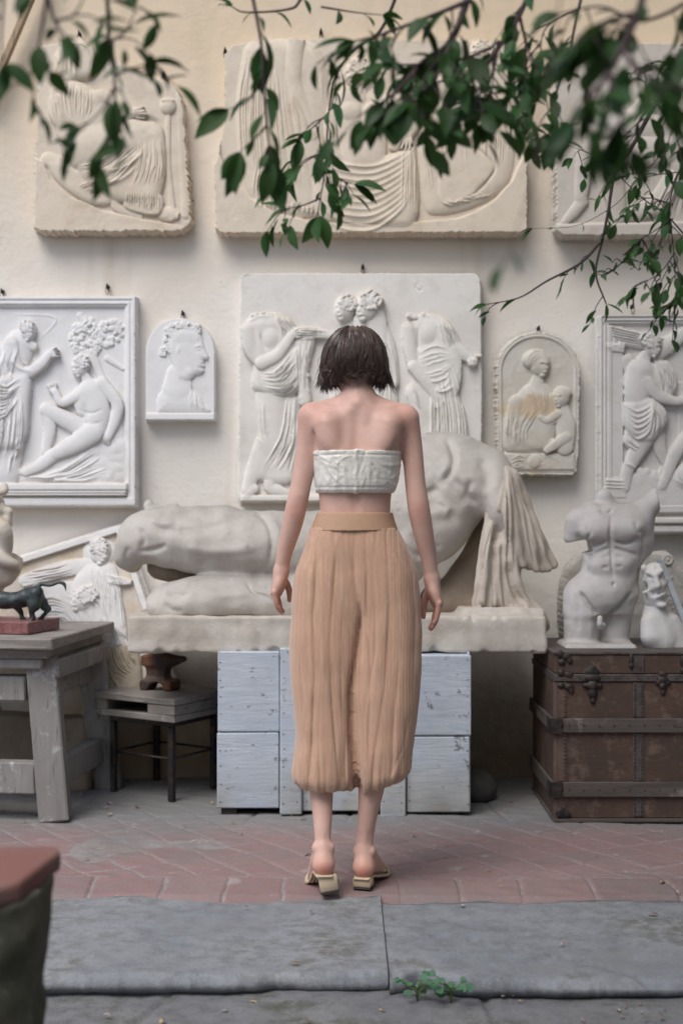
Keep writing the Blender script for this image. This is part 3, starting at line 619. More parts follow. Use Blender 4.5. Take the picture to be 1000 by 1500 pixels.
def reliefD():
    r = Relief(-42, 428, 206, 748, WALL-.06)
    moulding(r, -37, 434, 200, 742, [(0, 9), (5, 9.5), (6, 7.5), (8, 7.5), (9, 8.8), (12, 8.8), (13, 6), (14.5, 6), (16, 4.5), (17, 0)], 1)
    r.id = 1; r.poly([(-37, 707), (189, 707), (189, 716), (186, 727), (-37, 727)], 15, 3, .3, 2, False); r.poly([(-37, 728), (197, 728), (197, 741), (-37, 741)], 9, 3, .3, 1, False)
    for y in (719, 723, 727): r.ridge([(-37, y), (188, y)], 1.0, -4, False, taper=0)
    r.id = 3                                              # foliage and rocks
    r.curls(128, 495, 24, 28, 80, 4.5, 3, 1); r.curls(160, 488, 20, 20, 55, 4.5, 2.8, 1); r.curls(128, 495, 20, 24, 50, 3, 2.2, 3); r.cap([(135, 520), (150, 555), (168, 590)], [7, 6, 6], .6, 1); r.cap([(118, 462), (124, 478)], [5, 4], .6, 1); r.cap([(158, 525), (180, 540)], [5, 3], .6, 1)
    r.poly([(-20, 690), (40, 680), (100, 660), (140, 625), (165, 600), (184, 640), (184, 706), (-20, 706)], 6, 12, 3); r.curls(150, 665, 34, 34, 26, 12, 4, 3); r.folds([(30, 700), (90, 690), (160, 640)], [(60, 704), (120, 704), (180, 690)], 6, 4, 2.5)
    r.id = 2                                              # robed standing figure on the left
    r.cap([(30, 505), (12, 560), (8, 620), (2, 690)], [22, 24, 28, 30], .5, 3); r.cap([(-5, 520), (-15, 600), (-18, 690)], [20, 24, 26], .45, 2)
    r.head(43, 486, 13, 1, 8, 20); r.cap([(34, 500), (50, 508)], [9, 7], .6, 8)
    r.cap([(18, 505), (22, 532), (36, 548), (60, 536), (74, 520)], [12, 11, 9, 8, 6], .65, 12); r.hand(72, 522, -25, 18, 11)
    r.poly([(20, 545), (46, 552), (44, 600), (40, 640), (18, 660), (-10, 650), (-12, 570)], 9, 12, 3, 10)
    r.folds([(-8, 560), (14, 568), (40, 548)], [(-14, 610), (10, 610), (40, 570)], 7, 2.2, 3); r.folds([(-10, 600), (-18, 650), (-26, 700)], [(36, 580), (34, 640), (18, 690)], 10, 2.4, 3.2)
    r.cap([(36, 565), (34, 610), (30, 655)], [5, 6, 5], .7, 14); r.folds([(24, 655), (18, 680), (14, 698)], [(34, 640), (32, 655), (28, 668)], 3, 2, 2.5)
    r.folds([(8, 510), (-4, 560), (-8, 620)], [(28, 512), (20, 545), (14, 575)], 6, 2, 2.6); r.folds([(-16, 600), (-24, 650), (-30, 702)], [(10, 600), (6, 650), (-4, 702)], 7, 2.2, 3); r.ridge([(12, 510), (2, 545), (2, 575)], 2.5, 3); r.ridge([(18, 525), (30, 540), (48, 545)], 2, 2.5); r.ridge([(26, 515), (36, 532), (50, 536)], 2, 2)
    r.ridge([(20, 460), (82, 466), (56, 500)], 1.2, 1.4, False)
    r.id = 4                                              # reclining nude
    r.cap([(126, 552), (134, 566)], [7, 9], .6, 7); r.head(118, 538, 14, -1, 6, 10)
    r.cap([(134, 574), (142, 600), (138, 628)], [20, 20, 19], .55, 6); r.cap([(118, 580), (124, 600)], [12, 12], .5, 8)
    r.cap([(150, 562), (172, 590), (170, 615), (160, 640)], [10, 9, 8, 6], .7, 9); r.hand(160, 636, 110, 16, 8)
    r.cap([(112, 582), (92, 590), (82, 574)], [8, 7, 5], .7, 10); r.hand(82, 578, -110, 18, 8)
    r.cap([(132, 632), (100, 616), (70, 600)], [15, 13, 11], .62, 6); r.cap([(70, 602), (74, 630), (68, 662)], [10, 9, 6], .62, 5)
    r.cap([(136, 634), (112, 650), (84, 664)], [17, 14, 10], .62, 10); r.cap([(84, 664), (60, 682), (40, 692)], [10, 9, 6], .65, 8); r.cap([(40, 692), (22, 690)], [6, 4], .65, 6)
    r.ridge([(124, 590), (132, 612)], 2.5, -2); r.ridge([(116, 600), (136, 606), (152, 600)], 2, -1.5); r.ridge([(118, 618), (136, 622), (152, 618)], 2, -1.4)
    r.finish('framed_relief', 'white framed plaster relief of a robed man facing a reclining nude', PL_COOL, {0: 'slab', 1: 'frame', 2: 'robed_figure', 3: 'rocks_and_foliage', 4: 'reclining_figure'}, [(-37, 434), (200, 434), (200, 742), (-37, 742)], .055, .25, chips=.5)
reliefD()
def arch(xl, xr, yt, yb, n=24, flat=1.0):
    c, rr = (xl+xr)/2, (xr-xl)/2; a = np.linspace(math.pi, 0, n); return [(c+rr*math.cos(t), yt+rr*flat-rr*flat*math.sin(t)) for t in a]+[(xr, yb), (xl, yb)]
def reliefE():
    r = Relief(206, 458, 322, 622, WALL-.06, .8); r.hsc = .38
    r.H += .5; r.id = 0; r.poly([(213, 605), (315, 605), (315, 616), (213, 616)], 7, 2, .3, 0, False)
    S = lambda pts: [(x/2.94, 380+y/2.94) for x, y in pts]
    r.id = 1
    r.poly(S([(680, 660), (676, 610), (690, 575), (725, 545), (790, 550), (845, 570), (878, 612), (896, 662)]), 8, 22, 2, 1)
    r.cap(S([(770, 500), (765, 560)]), [18, 22], .42, 3)
    r.poly(S([(735, 430), (718, 385), (722, 345), (745, 312), (780, 294), (822, 290), (852, 305), (868, 325), (875, 352), (884, 385), (900, 418), (896, 434), (880, 438), (880, 452), (885, 462), (876, 470), (882, 482), (868, 496), (842, 502), (826, 520), (800, 530), (760, 520), (748, 470)]), 11, 11, 2, 2, False)
    r.curls(268, 484, 24, 11, 120, 2.4, 1.5, 10); r.curls(250, 500, 9, 17, 80, 2.4, 1.4, 10); r.curls(290, 482, 6, 7, 24, 2.2, 1.4, 10); r.curls(240, 515, 6, 7, 30, 2.4, 1.4, 4)
    for t in range(9): r.ridge([(246+t*5, 486-4*math.sin(t*.4)), (250+t*5, 494), (247+t*5, 502)], 1.2, 1.3, False)
    r.ell(262, 513, 4.2, 8, 8, 3.5, 11, .5); r.ell(262, 513, 2, 5, 8, -2, 13)
    r.ridge(S([(838, 380), (862, 372), (880, 378)]), 1.6, 2.0, False); r.ell(292, 513, 4.5, 2.6, 5, 2, 10, .5); r.ridge(S([(845, 400), (862, 396), (872, 402)]), .9, -1.6, False)
    r.ridge(S([(862, 440), (876, 445)]), 1.6, 1.5, False); r.ridge(S([(855, 466), (880, 465)]), .9, -2, False); r.ridge(S([(845, 440), (850, 470), (845, 490)]), 3, 1, False)
    r.ridge(S([(800, 470), (830, 505)]), 3, 1.6, False)
    r.folds(S([(825, 560), (822, 610), (830, 655)]), S([(860, 590), (872, 625), (890, 658)]), 5, 2, 2.2)
    r.finish('arched_portrait_relief', 'small white arched plaque with a curly haired head in profile', PL_COOL, {0: 'slab', 1: 'portrait_head'}, arch(213, 315, 465, 616), .055, .15, chips=.35)
reliefE()
def reliefF():
    r = Relief(345, 393, 712, 742, WALL-.06)
    r.H += .5; r.id = 0; r.poly([(352, 724), (585, 724), (585, 736), (352, 736)], 9, 4, .5, 0, False)
    r.ridge([(613, 414), (608, 420), (614, 426), (620, 420)], 1.2, -1.5, False); r.ridge([(352, 408), (358, 402), (372, 399)], 1.2, 1.6, False)
    r.id = 1
    r.poly([(358, 476), (368, 464), (398, 458), (424, 466), (436, 486), (436, 540), (432, 580), (374, 574), (370, 530)], 12, 20, 3, 2)
    r.ridge([(360, 474), (380, 464), (402, 464)], 2.5, 3); r.curls(384, 463, 16, 4, 16, 3, 2, 9)
    r.ell(396, 496, 13, 16, 0, 7, 10); r.ridge([(382, 488), (386, 504), (392, 516)], 2, -4)
    r.folds([(402, 460), (412, 480), (416, 498)], [(420, 464), (432, 480), (434, 496)], 5, 1.8, 3)
    r.poly([(374, 574), (432, 578), (440, 600), (432, 704), (372, 704), (366, 700), (384, 650), (376, 600)], 9, 14, 3, 1)
    r.cap([(398, 580), (398, 640), (380, 690)], [22, 19, 14], .5, 5); r.cap([(388, 650), (372, 690), (364, 718)], [14, 11, 9], .55, 5)
    r.folds([(376, 590), (378, 640), (388, 650)], [(384, 588), (388, 630), (394, 645)], 3, 2, 2.2); r.folds([(422, 580), (412, 640), (376, 700)], [(432, 580), (428, 650), (400, 704)], 5, 2.4, 3.5)
    r.folds([(430, 620), (424, 660), (410, 704)], [(440, 600), (436, 660), (428, 706)], 4, 2.2, 3)
    r.poly([(372, 536), (400, 548), (428, 512), (440, 516), (438, 560), (434, 574), (402, 580), (374, 570)], 10, 10, 2.5, 7)
    r.folds([(430, 515), (404, 545), (374, 545)], [(440, 560), (418, 578), (380, 572)], 9, 2.0, 3.4)
    r.poly([(430, 498), (455, 490), (462, 500), (452, 545), (456, 590), (438, 592), (436, 540)], 8, 8, 2, 5); r.folds([(434, 505), (436, 540), (436, 588)], [(456, 498), (450, 545), (454, 590)], 5, 2, 3)
    for i in range(6): r.ell(446+3*(-1)**i, 528+i*11, 6, 4, 25*(-1)**i, 4, 9, 1)
    r.cap([(364, 484), (368, 512), (384, 532)], [11, 11, 10], .65, 9); r.cap([(384, 533), (408, 520), (428, 492)], [10, 8.5, 6.5], .68, 14)
    r.cap([(430, 488), (456, 488), (486, 492)], [9, 8, 6], .6, 9); r.hand(424, 494, -20, 18, 13); r.folds([(432, 482), (460, 482), (488, 488)], [(434, 498), (460, 498), (486, 498)], 4, 1.5, 2)
    r.cap([(372, 716), (362, 726)], [8, 6], .6, 6); r.cap([(396, 700), (396, 714), (410, 719), (426, 723)], [9, 9, 8, 4], .6, 5)
    r.id = 2
    r.poly([(520, 478), (556, 468), (574, 500), (580, 560), (582, 700), (490, 700), (484, 560), (494, 500)], 10, 18, 3, 1)
    r.cap([(545, 468), (566, 505), (576, 560)], [15, 12, 9], .6, 5); r.folds([(545, 490), (555, 560), (555, 690)], [(568, 490), (580, 560), (580, 690)], 6, 2.3, 3); r.folds([(492, 540), (490, 600), (494, 690)], [(540, 500), (548, 590), (550, 690)], 9, 2.4, 3)
    r.head(505, 452, 17, -1, 4, 0); r.head(537, 450, 20, -1, 8, 0); r.cap([(528, 470), (530, 482)], [11, 12], .6, 6); r.cap([(545, 440), (556, 470), (560, 490)], [12, 10, 7], .6, 8)
    r.id = 3
    r.poly([(592, 478), (616, 462), (645, 463), (664, 480), (676, 515), (666, 560), (684, 620), (684, 720), (602, 720), (600, 560), (606, 515)], 11, 18, 3, 2)
    r.ridge([(594, 474), (614, 463), (640, 464)], 2.5, 3); r.curls(614, 464, 18, 4, 16, 3, 2, 9); r.ell(625, 489, 14, 17, 0, 7, 9); r.ridge([(611, 482), (612, 500), (614, 530)], 1.8, -4)
    r.folds([(644, 465), (654, 490), (666, 512)], [(660, 474), (672, 500), (678, 520)], 5, 1.7, 3.2); r.folds([(640, 468), (646, 495), (652, 512)], [(650, 466), (660, 495), (668, 518)], 4, 1.6, 2.5)
    r.poly([(608, 512), (640, 500), (666, 514), (676, 530), (668, 580), (634, 574), (612, 550)], 6, 20, 5, 8)
    r.folds([(610, 520), (638, 510), (666, 520)], [(622, 570), (650, 566), (668, 534)], 5, 2.6, 1.5, .8, True, .4, False); r.ridge([(634, 574), (650, 574), (664, 566)], 2, 3)
    r.folds([(632, 570), (632, 620), (630, 700)], [(664, 540), (680, 610), (684, 700)], 8, 2.1, 3.8); r.folds([(666, 530), (676, 560), (678, 590)], [(680, 520), (684, 550), (682, 580)], 4, 1.8, 2.5)
    r.cap([(612, 575), (624, 620), (640, 690)], [18, 18, 14], .5, 5); r.folds([(602, 560), (608, 575), (616, 590)], [(606, 585), (612, 595), (620, 602)], 4, 1.4, 2)
    r.cap([(598, 482), (600, 512), (605, 538)], [10, 9.5, 9], .68, 9); r.cap([(605, 538), (622, 560), (638, 582)], [9, 8.5, 6.5], .68, 13); r.hand(636, 578, 62, 22, 12)
    r.cap([(668, 510), (680, 520), (692, 528)], [10, 9, 7], .62, 8); r.ell(691, 531, 8, 8, 0, 5, 10); r.cap([(690, 522), (704, 522)], [2.5, 2], .8, 9); r.curls(690, 531, 5, 5, 6, 2.6, 1.5, 14)
    r.finish('frieze_relief', 'broad white plaster relief of headless draped figures standing in a row', PL_WHITE, {0: 'slab', 1: 'draped_figure', 2: 'draped_figure', 3: 'draped_figure'}, [(352, 406), (358, 400), (450, 399), (600, 400), (696, 400), (704, 408), (706, 560), (705, 736), (352, 736), (349, 728), (350, 560)], .055, .3, chips=.6)
reliefF()
def reliefG():
    r = Relief(718, 480, 858, 704, WALL-.06, .9); r.hsc = .48
    out = arch(726, 849, 486, 690, 24, .95); out = out[:-2]+[(848, 640), (845, 690), (838, 697), (745, 696), (728, 690)]
    sd = sdpoly(r.X, r.Y, np.array(out)); r.H += 4*np.clip(1-(sd-7)/2.5, 0, 1)+1.5*np.exp(-((sd-4)/1.2)**2)*-1
    r.id = 0; r.poly([(738, 663), (842, 663), (842, 690), (738, 690)], 7, 4, 1, 0, False)
    r.id = 1
    r.poly([(752, 585), (768, 566), (790, 558), (808, 570), (818, 600), (812, 640), (800, 662), (742, 662), (738, 620)], 11, 20, 3, 1)
    r.cap([(788, 548), (786, 566)], [8, 11], .6, 5); r.head(790, 534, 17, 1, 5, 8, False); r.ell(782, 526, 18, 14, -15, 11, 5); r.folds([(768, 530), (780, 514), (796, 516)], [(774, 540), (784, 524), (798, 524)], 4, 1.6, 1.6)
    r.cap([(756, 590), (750, 630), (778, 650), (800, 652)], [11, 11, 8, 6], .6, 8); r.hand(800, 650, 0, 18, 8)
    r.cap([(808, 585), (812, 610), (790, 628)], [9, 8, 6], .6, 8)
    r.folds([(745, 600), (742, 630), (744, 660)], [(790, 600), (770, 630), (772, 660)], 8, 2, 2.2); r.folds([(770, 570), (780, 590), (782, 612)], [(800, 570), (800, 590), (800, 612)], 5, 1.8, 1.8)
    r.id = 2
    r.head(821, 582, 14, -1, 8, 0, False); r.ell(823, 576, 13, 10, 0, 9, 8); r.cap([(822, 600), (828, 625), (826, 655)], [11, 14, 13], .6, 7); r.cap([(816, 606), (800, 616), (790, 612)], [6, 5, 4], .65, 12); r.cap([(828, 640), (812, 652), (800, 660)], [8, 7, 5], .65, 12)
    r.id = 3; r.curls(788, 676, 46, 8, 40, 5, 2.5, 5); r.ell(782, 676, 10, 10, 0, 4, 7); r.folds([(745, 676), (760, 668), (772, 676)], [(745, 684), (760, 684), (772, 680)], 4, 1.5, 2)
    r.finish('arched_stained_relief', 'ochre stained arched plaque of a mother holding a child', PL_STAIN, {0: 'slab', 1: 'mother_figure', 2: 'child_figure', 3: 'base_ornament'}, out, .055, .5, chips=1.4, edge_r=3)
reliefG()
def reliefH():
    r = Relief(870, 455, 1110, 787, WALL-.075)
    moulding(r, 877, 461, 1104, 782, [(0, 8), (3.5, 8.5), (4, 5), (6, 5), (6.8, 8.5), (9, 8.5), (9.6, 5), (11, 5), (12, 7), (13.5, 6), (14.5, 0)], 1)
    r.id = 1; r.poly([(886, 740), (1100, 740), (1100, 752), (886, 752)], 8, 2, .3, 2, False); r.poly([(880, 757), (1102, 757), (1102, 768), (880, 768)], 14, 3, .3, 2, False); r.poly([(878, 769), (1103, 769), (1103, 781), (878, 781)], 10, 3, .3, 1, False)
    r.id = 2
    r.poly([(888, 478), (912, 478), (912, 702), (888, 702)], 6, 1.5, .3, 1, False); r.poly([(888, 478), (895, 476), (895, 702), (888, 702)], 2, 1, .3, 7, False)
    r.poly([(886, 502), (915, 503), (913, 518), (888, 516)], 4, 3, .3, 6, False); r.curls(901, 508, 12, 4, 14, 3, 2, 9); r.poly([(886, 700), (914, 702), (916, 730), (886, 730)], 5, 2, .3, 5, False)
    for y in (704, 709, 714): r.ridge([(886, y), (914, y+1)], 1.1, 2.5, False, taper=0)
    r.poly([(893, 476), (985, 498), (985, 520), (914, 508), (896, 502)], 5, 2, .3, 2, False); r.folds([(895, 480), (985, 501)], [(900, 500), (985, 517)], 4, 1, 2, .05, False, 0)
    r.poly([(992, 560), (1100, 560), (1100, 690), (992, 690)], 3, 1, .3, 0, False)
    r.id = 3
    r.poly([(888, 700), (930, 690), (960, 692), (1000, 700), (1100, 690), (1100, 742), (888, 742)], 8, 10, 3, 1); r.curls(950, 715, 60, 22, 30, 10, 3.5, 5); r.curls(1060, 715, 40, 20, 20, 10, 3.5, 5)
    r.id = 4
    r.head(955, 508, 15, 1, 8, 15); r.curls(948, 500, 14, 11, 20, 4.5, 3, 14); r.cap([(944, 522), (938, 536)], [9, 12], .6, 8)
    r.cap([(936, 545), (932, 570), (930, 592)], [20, 20, 17], .6, 9); r.cap([(918, 528), (922, 548), (912, 560)], [10, 9, 7], .6, 4); r.cap([(950, 545), (966, 560), (970, 580)], [14, 12, 9], .55, 8)
    r.cap([(944, 560), (962, 580), (986, 588), (1006, 586)], [10, 8.5, 7, 6], .7, 14); r.cap([(962, 520), (985, 500), (1006, 484)], [10, 12, 8], .6, 5)
    r.poly([(956, 528), (978, 530), (988, 555), (984, 580), (970, 582), (960, 560)], 9, 8, 2, 6); r.folds([(958, 532), (966, 560), (970, 580)], [(984, 535), (990, 560), (982, 582)], 5, 2, 3)
    r.poly([(910, 590), (930, 586), (950, 582), (972, 598), (974, 622), (962, 640), (950, 650), (930, 648), (912, 625)], 13, 10, 3, 6)
    for i in range(6): r.ridge([(912+i, 594+i*7), (930, 604+i*8), (948, 596+i*7), (954, 586+i*3)], 2.2, 3.6*r.r.uniform(.7, 1.2))
    r.folds([(950, 590), (956, 620), (950, 648)], [(970, 598), (976, 622), (962, 644)], 5, 2, 3.5); r.poly([(914, 625), (956, 630), (952, 645), (930, 662), (912, 650)], 8, 6, 2, 5); r.folds([(914, 640), (930, 655), (944, 648)], [(918, 660), (930, 664), (940, 656)], 3, 2, 3)
    r.cap([(940, 645), (928, 668), (918, 690), (914, 715)], [15, 12, 9, 7], .65, 8); r.ridge([(912, 678), (922, 682), (932, 690)], 2, 2.5); r.cap([(962, 635), (966, 660), (974, 680), (968, 694)], [11, 9, 7, 6], .6, 4)
    r.id = 5
    r.cap([(1008, 640), (988, 664), (976, 694), (968, 712)], [12, 10, 8, 7], .65, 8); r.hand(970, 706, 105, 18, 7); r.cap([(1000, 700), (1040, 668), (1075, 640)], [18, 22, 24], .55, 5); r.head(1078, 600, 16, -1, 7); r.cap([(1070, 640), (1050, 690), (1085, 715)], [16, 13, 9], .6, 8)
    r.ridge([(985, 680), (994, 700), (1010, 712)], 1, 1.5, False); r.ridge([(982, 700), (996, 708), (1010, 712)], 1, 1.5, False)
    r.finish('framed_scene_relief', 'grey white framed relief of a curly haired youth beside a column', PL_GREY, {0: 'slab', 1: 'frame', 2: 'carved_column', 3: 'carved_rocks', 4: 'striding_figure', 5: 'crouching_figure'}, [(877, 461), (1104, 461), (1104, 782), (877, 782)], .055, .25, chips=.4)
reliefH()
def reliefI():
    r = Relief(-75, 762, 268, 1090, WALL-.075, 1.0, .10); r.hsc = .6
    q = np.array([(178, 768), (262, 1006), (13, 1088), (-69, 848)], float); sd = sdpoly(r.X, r.Y, q)
    r.H += np.where(sd < 10, 9, 0)*1.0; r.I = np.where(sd < 10, 1, 0); inner = sd > 10
    r.id = 2
    r.cap([(40, 850), (100, 832), (140, 830)], [10, 12, 14], .5, 1); r.folds([(36, 838), (80, 832), (110, 822)], [(36, 860), (90, 850), (130, 840)], 4, 3, 2.5)
    r.poly([(128, 826), (150, 822), (172, 830), (182, 880), (190, 930), (188, 948), (150, 952), (128, 930), (104, 900), (110, 850)], 11, 16, 3, 1)
    r.head(149, 808, 17, 1, 4, 20); r.ell(146, 808, 24, 22, 0, 6, 0); r.cap([(150, 838), (168, 848), (192, 852)], [9, 8, 4], .6, 9); r.folds([(158, 842), (180, 846), (194, 850)], [(158, 854), (178, 856), (194, 853)], 4, 1.5, 1.6)
    r.folds([(165, 850), (180, 890), (186, 935)], [(190, 850), (196, 900), (200, 940)], 5, 3, 3); r.folds([(150, 900), (170, 935), (140, 950)], [(185, 920), (195, 945), (150, 965)], 6, 2.5, 4)
    r.poly([(60, 862), (100, 850), (140, 860), (170, 900), (180, 946), (110, 950), (40, 930)], 7, 24, 4, 1); r.folds([(110, 862), (150, 880), (170, 940)], [(70, 880), (100, 910), (120, 948)], 12, 3, 2.6); r.folds([(132, 832), (140, 860), (150, 900)], [(170, 838), (182, 880), (188, 930)], 8, 2.2, 3)
    r.id = 3
    r.head(125, 876, 18, -1, 8, -15); r.cap([(120, 900), (135, 915), (150, 905)], [9, 9, 7], .6, 9); r.hand(140, 905, 130, 22, 9); r.cap([(118, 892), (86, 890), (66, 905)], [18, 22, 16], .5, 3); r.cap([(60, 870), (80, 895), (84, 920)], [16, 18, 14], .5, 3)
    r.folds([(60, 880), (80, 875), (105, 885)], [(62, 915), (84, 910), (108, 910)], 6, 3, 2.5)
    r.id = 4
    r.poly([(136, 960), (150, 944), (185, 936), (206, 950), (208, 1020), (150, 1040), (132, 1010)], 14, 16, 3, 2); r.folds([(146, 950), (160, 985), (196, 1000)], [(190, 942), (196, 960), (206, 980)], 7, 2.6, 3.6); r.folds([(140, 965), (146, 1000), (160, 1030)], [(160, 960), (176, 1000), (206, 1008)], 5, 2.6, 3)
    r.H = np.where(inner | (r.H <= 9), r.H, np.maximum(9, np.minimum(r.H, 11)))
    m = {0: plaster('ochre_plaster', (.66, .6, .52), (.55, .42, .27), (.4, .3, .2), .5, .45, seed=8), 1: PL_COOL, 2: PL_COOL, 3: PL_COOL, 4: plaster('yellowed_plaster', (.62, .57, .48), (.48, .41, .30), (.38, .32, .24), .5, .4, seed=9)}
    r.finish('leaning_relief', 'tilted framed relief of mourning figures leaning on the wall behind the bronze animal', m, {0: 'slab', 1: 'frame', 2: 'winged_figure', 3: 'bowed_figure', 4: 'draped_knee'}, q, .06, .25, chips=.5)
reliefI()
# ---------------------------------------------------------------- statues in the round
def perlish(V, N, amp, f, seed): return V+N*(amp*snoise(V, f, seed))[:, None]
def vol_obj(v, name, mat, parent, amp=0, f=30, seed=0, label=None, fine=0, lines=None):
    V, F = v.mesh(); N = v.normals(V)
    if lines: V = pxfolds(V, N, lines)
    if amp: V = perlish(V, N, amp, f, seed)
    if fine: V = perlish(V, N, fine, f*3.3, seed+1)
    return mesh(name, V, F, mat, parent, True, label)
def rescale(pts, rad, Y):       # pixel polyline (px, py, dy) and pixel radii -> metres at depth Y
    return [P(p[0], p[1], Y+(p[2] if len(p) > 2 else 0)) for p in pts], [r*Y/FPX for r in np.broadcast_to(rad, (len(pts),))]
ST = plaster('dusty_statue_plaster', (.57, .53, .475), (.46, .405, .345), (.27, .25, .225), .85, .52, .006, seed=11)
ST2 = plaster('ochre_plinth_plaster', (.55, .51, .45), (.44, .39, .325), (.40, .36, .31), .6, .48, .008, seed=12)
ROCK = plaster('brown_statue_rock', (.30, .24, .18), (.2, .15, .11), (.3, .25, .2), .4, .5, .01, seed=13)
def reclining():
    Yc = 5.62; k = Yc/FPX
    root = thing('reclining_statue', 'large headless plaster statue of a reclining nude on a cracked slab', 'statue', tuple(P(500, 930, Yc)))
    v = Vol(P(150, 1000, 5.30)+[0, 0, 0], P(830, 620, 5.98), .0065)
    def ch(pts, rad, kk=.03, op='add', n=6): p, r = rescale(pts, rad, Yc); v.chain(p, r, kk, op, n)
    # near leg: thigh running left to the bent knee, shin stump turned under
    ch([(560, 815, 0), (440, 800, -.04), (350, 797, -.07), (270, 792, -.08), (215, 790, -.08)], [62, 50, 48, 42, 34])
    ch([(232, 778, -.08), (205, 790, -.08), (188, 812, -.06), (192, 822, -.02)], [30, 28, 21, 16], .04)
    ch([(200, 772, -.10), (250, 760, -.1), (330, 762, -.09)], [12, 16, 20], .05); ch([(240, 812, -.1), (290, 822, -.1), (350, 826, -.09)], [10, 14, 16], .05)
    ch([(218, 742, -.06), (236, 744, -.06), (258, 742, -.05)], [7, 5, 6], .01); v.ell(P(219, 738, Yc-.06), np.array([7, 7, 8])*k, None, .01)
    # far leg lying on the slab
    ch([(520, 868, -.02), (400, 880, -.10), (320, 880, -.14), (262, 884, -.15), (240, 886, -.14)], [46, 36, 34, 31, 24])
    ch([(250, 868, -.16), (300, 862, -.16), (380, 864, -.12)], [9, 12, 12], .05)
    # torso rising to the right
    ch([(500, 815, .02), (560, 770, .02), (610, 735, .02), (655, 706, .02)], [64, 66, 70, 66], .06)
    ch([(560, 820, -.04), (600, 800, -.05), (640, 775, -.05), (668, 745, -.04)], [40, 42, 44, 36], .06)
    ch([(640, 690, .03), (680, 688, .0), (712, 696, -.04)], [52, 44, 36], .06); ch([(600, 690, .12), (640, 672, .10), (665, 674, .06)], [40, 36, 28], .05)
    ch([(712, 694, -.05), (728, 712, -.09), (736, 744, -.11), (742, 770, -.10)], [34, 31, 27, 22], .04)          # shoulder and arm stump
    ch([(668, 690, -.12), (690, 712, -.12), (700, 735, -.10)], [14, 18, 12], .05); ch([(655, 720, -.135), (668, 738, -.13), (662, 760, -.12)], [12, 12, 8], .04)
    v.noise(.0035, 16, 5); v.noise(.0016, 46, 6)
    LN = [([(652, 640), (664, 664), (660, 690), (642, 712)], 5, .020), ([(642, 712), (628, 722), (612, 724)], 6, .012), ([(622, 768), (638, 790), (644, 808)], 6, .010), ([(600, 778), (614, 800), (620, 818)], 5, .008), ([(700, 668), (712, 692), (714, 722)], 7, .012), ([(690, 700), (686, 724), (698, 740)], 5, .010), ([(655, 700), (676, 716), (684, 740)], 7, .010), ([(590, 745), (616, 752), (650, 748), (668, 738)], 8, -.008),
          ([(640, 730), (655, 742), (650, 762)], 5, -.006), ([(604, 690), (622, 700), (640, 696)], 8, -.007), ([(590, 800), (612, 814), (640, 812)], 6, .007), ([(200, 808), (224, 806), (246, 798)], 4, .010), ([(228, 772), (255, 778), (300, 774), (345, 762)], 6, .008), ([(205, 772), (212, 790), (204, 806)], 4, .007), ([(222, 758), (236, 768), (256, 764)], 5, -.007), ([(262, 800), (320, 808), (390, 800)], 7, -.006),
          ([(372, 752), (388, 760), (398, 790), (394, 830)], 3.5, .010), ([(398, 752), (408, 790), (404, 835)], 5, -.006), ([(245, 866), (262, 872), (280, 868)], 5, .008), ([(240, 884), (252, 894), (270, 896)], 4, .007), ([(360, 850), (372, 868), (396, 876), (410, 890)], 2.2, .008), ([(250, 902), (310, 906), (400, 905)], 4, .007), ([(300, 866), (330, 872), (372, 868)], 6, -.005), ([(190, 800), (184, 815), (190, 830)], 3, .005)]
    rr = np.random.RandomState(9)
    for i in range(70): x, y = rr.uniform(205, 760), rr.uniform(640, 910); a = rr.uniform(0, 3); L = rr.uniform(2, 9); LN.append(([(x, y), (x+L*math.cos(a)*.5, y+L*math.sin(a)*.5+1), (x+L*math.cos(a), y+L*math.sin(a))], rr.uniform(1.2, 2.6), rr.uniform(.002, .005)*rr.choice([1, 1, -1])))
    vol_obj(v, 'body', ST, root, .0009, 90, 7, lines=LN)
    # drapery over the arm: a hanging mass built of many folds
    v = Vol(P(640, 960, 5.28), P(830, 660, 5.9), .0042)
    def ch(pts, rad, kk=.012, op='add', n=6): p, r = rescale(pts, rad, Yc); v.chain(p, r, kk, op, n)
    ch([(748, 708, -.09), (758, 750, -.10), (770, 800, -.08), (778, 812, -.07)], [15, 21, 26, 20], .03); ch([(738, 752, -.10), (735, 800, -.10), (740, 850, -.08), (745, 892, -.07)], [18, 24, 22, 30], .03)
    rr = np.random.RandomState(3)
    for i, (bx_, by_) in enumerate(((738, 806), (746, 818), (755, 820), (765, 826), (775, 828), (785, 833), (794, 832), (802, 832), (810, 827))):
        t = i/8; j = rr.uniform(-2, 2, 4); z = (-.145-.02*(i % 2))+.06*t
        ch([(740+11*t, 690+6*t, -.12), (734+28*t+j[0], 725, z-.02), (734+46*t+j[1], 770+4*t, z-.02), (bx_, by_, z)], [7, 9, 9.5, 7-(i % 2)], .009)
    for i, (bx_, by_) in enumerate(((696, 908), (705, 904), (713, 910), (722, 902), (731, 908), (741, 904), (750, 910), (761, 906), (772, 914), (783, 912))):
        t = i/9; j = rr.uniform(-2, 2, 4); z = -.15-.025*(i % 2)+.02*t
        ch([(718+24*t, 742+6*(i % 3), -.13), (712+34*t+j[0], 790, z), (704+48*t+j[1], 845, z-.005), (bx_, by_, z)], [7, 8.5, 9, 8], .010)
    for i in range(9): ch([(700+9*i, 880+3*(i % 2), -.14+.01*(i % 3)), (704+11*i, 905, -.13), (706+11.5*i, 918, -.10)], [9, 9, 7], .02)
    for i in range(5): v.ell(P(700+18*i, 893+3*(-1)**i, Yc-.17), np.array([9, 6, 5])*k, None, .012)
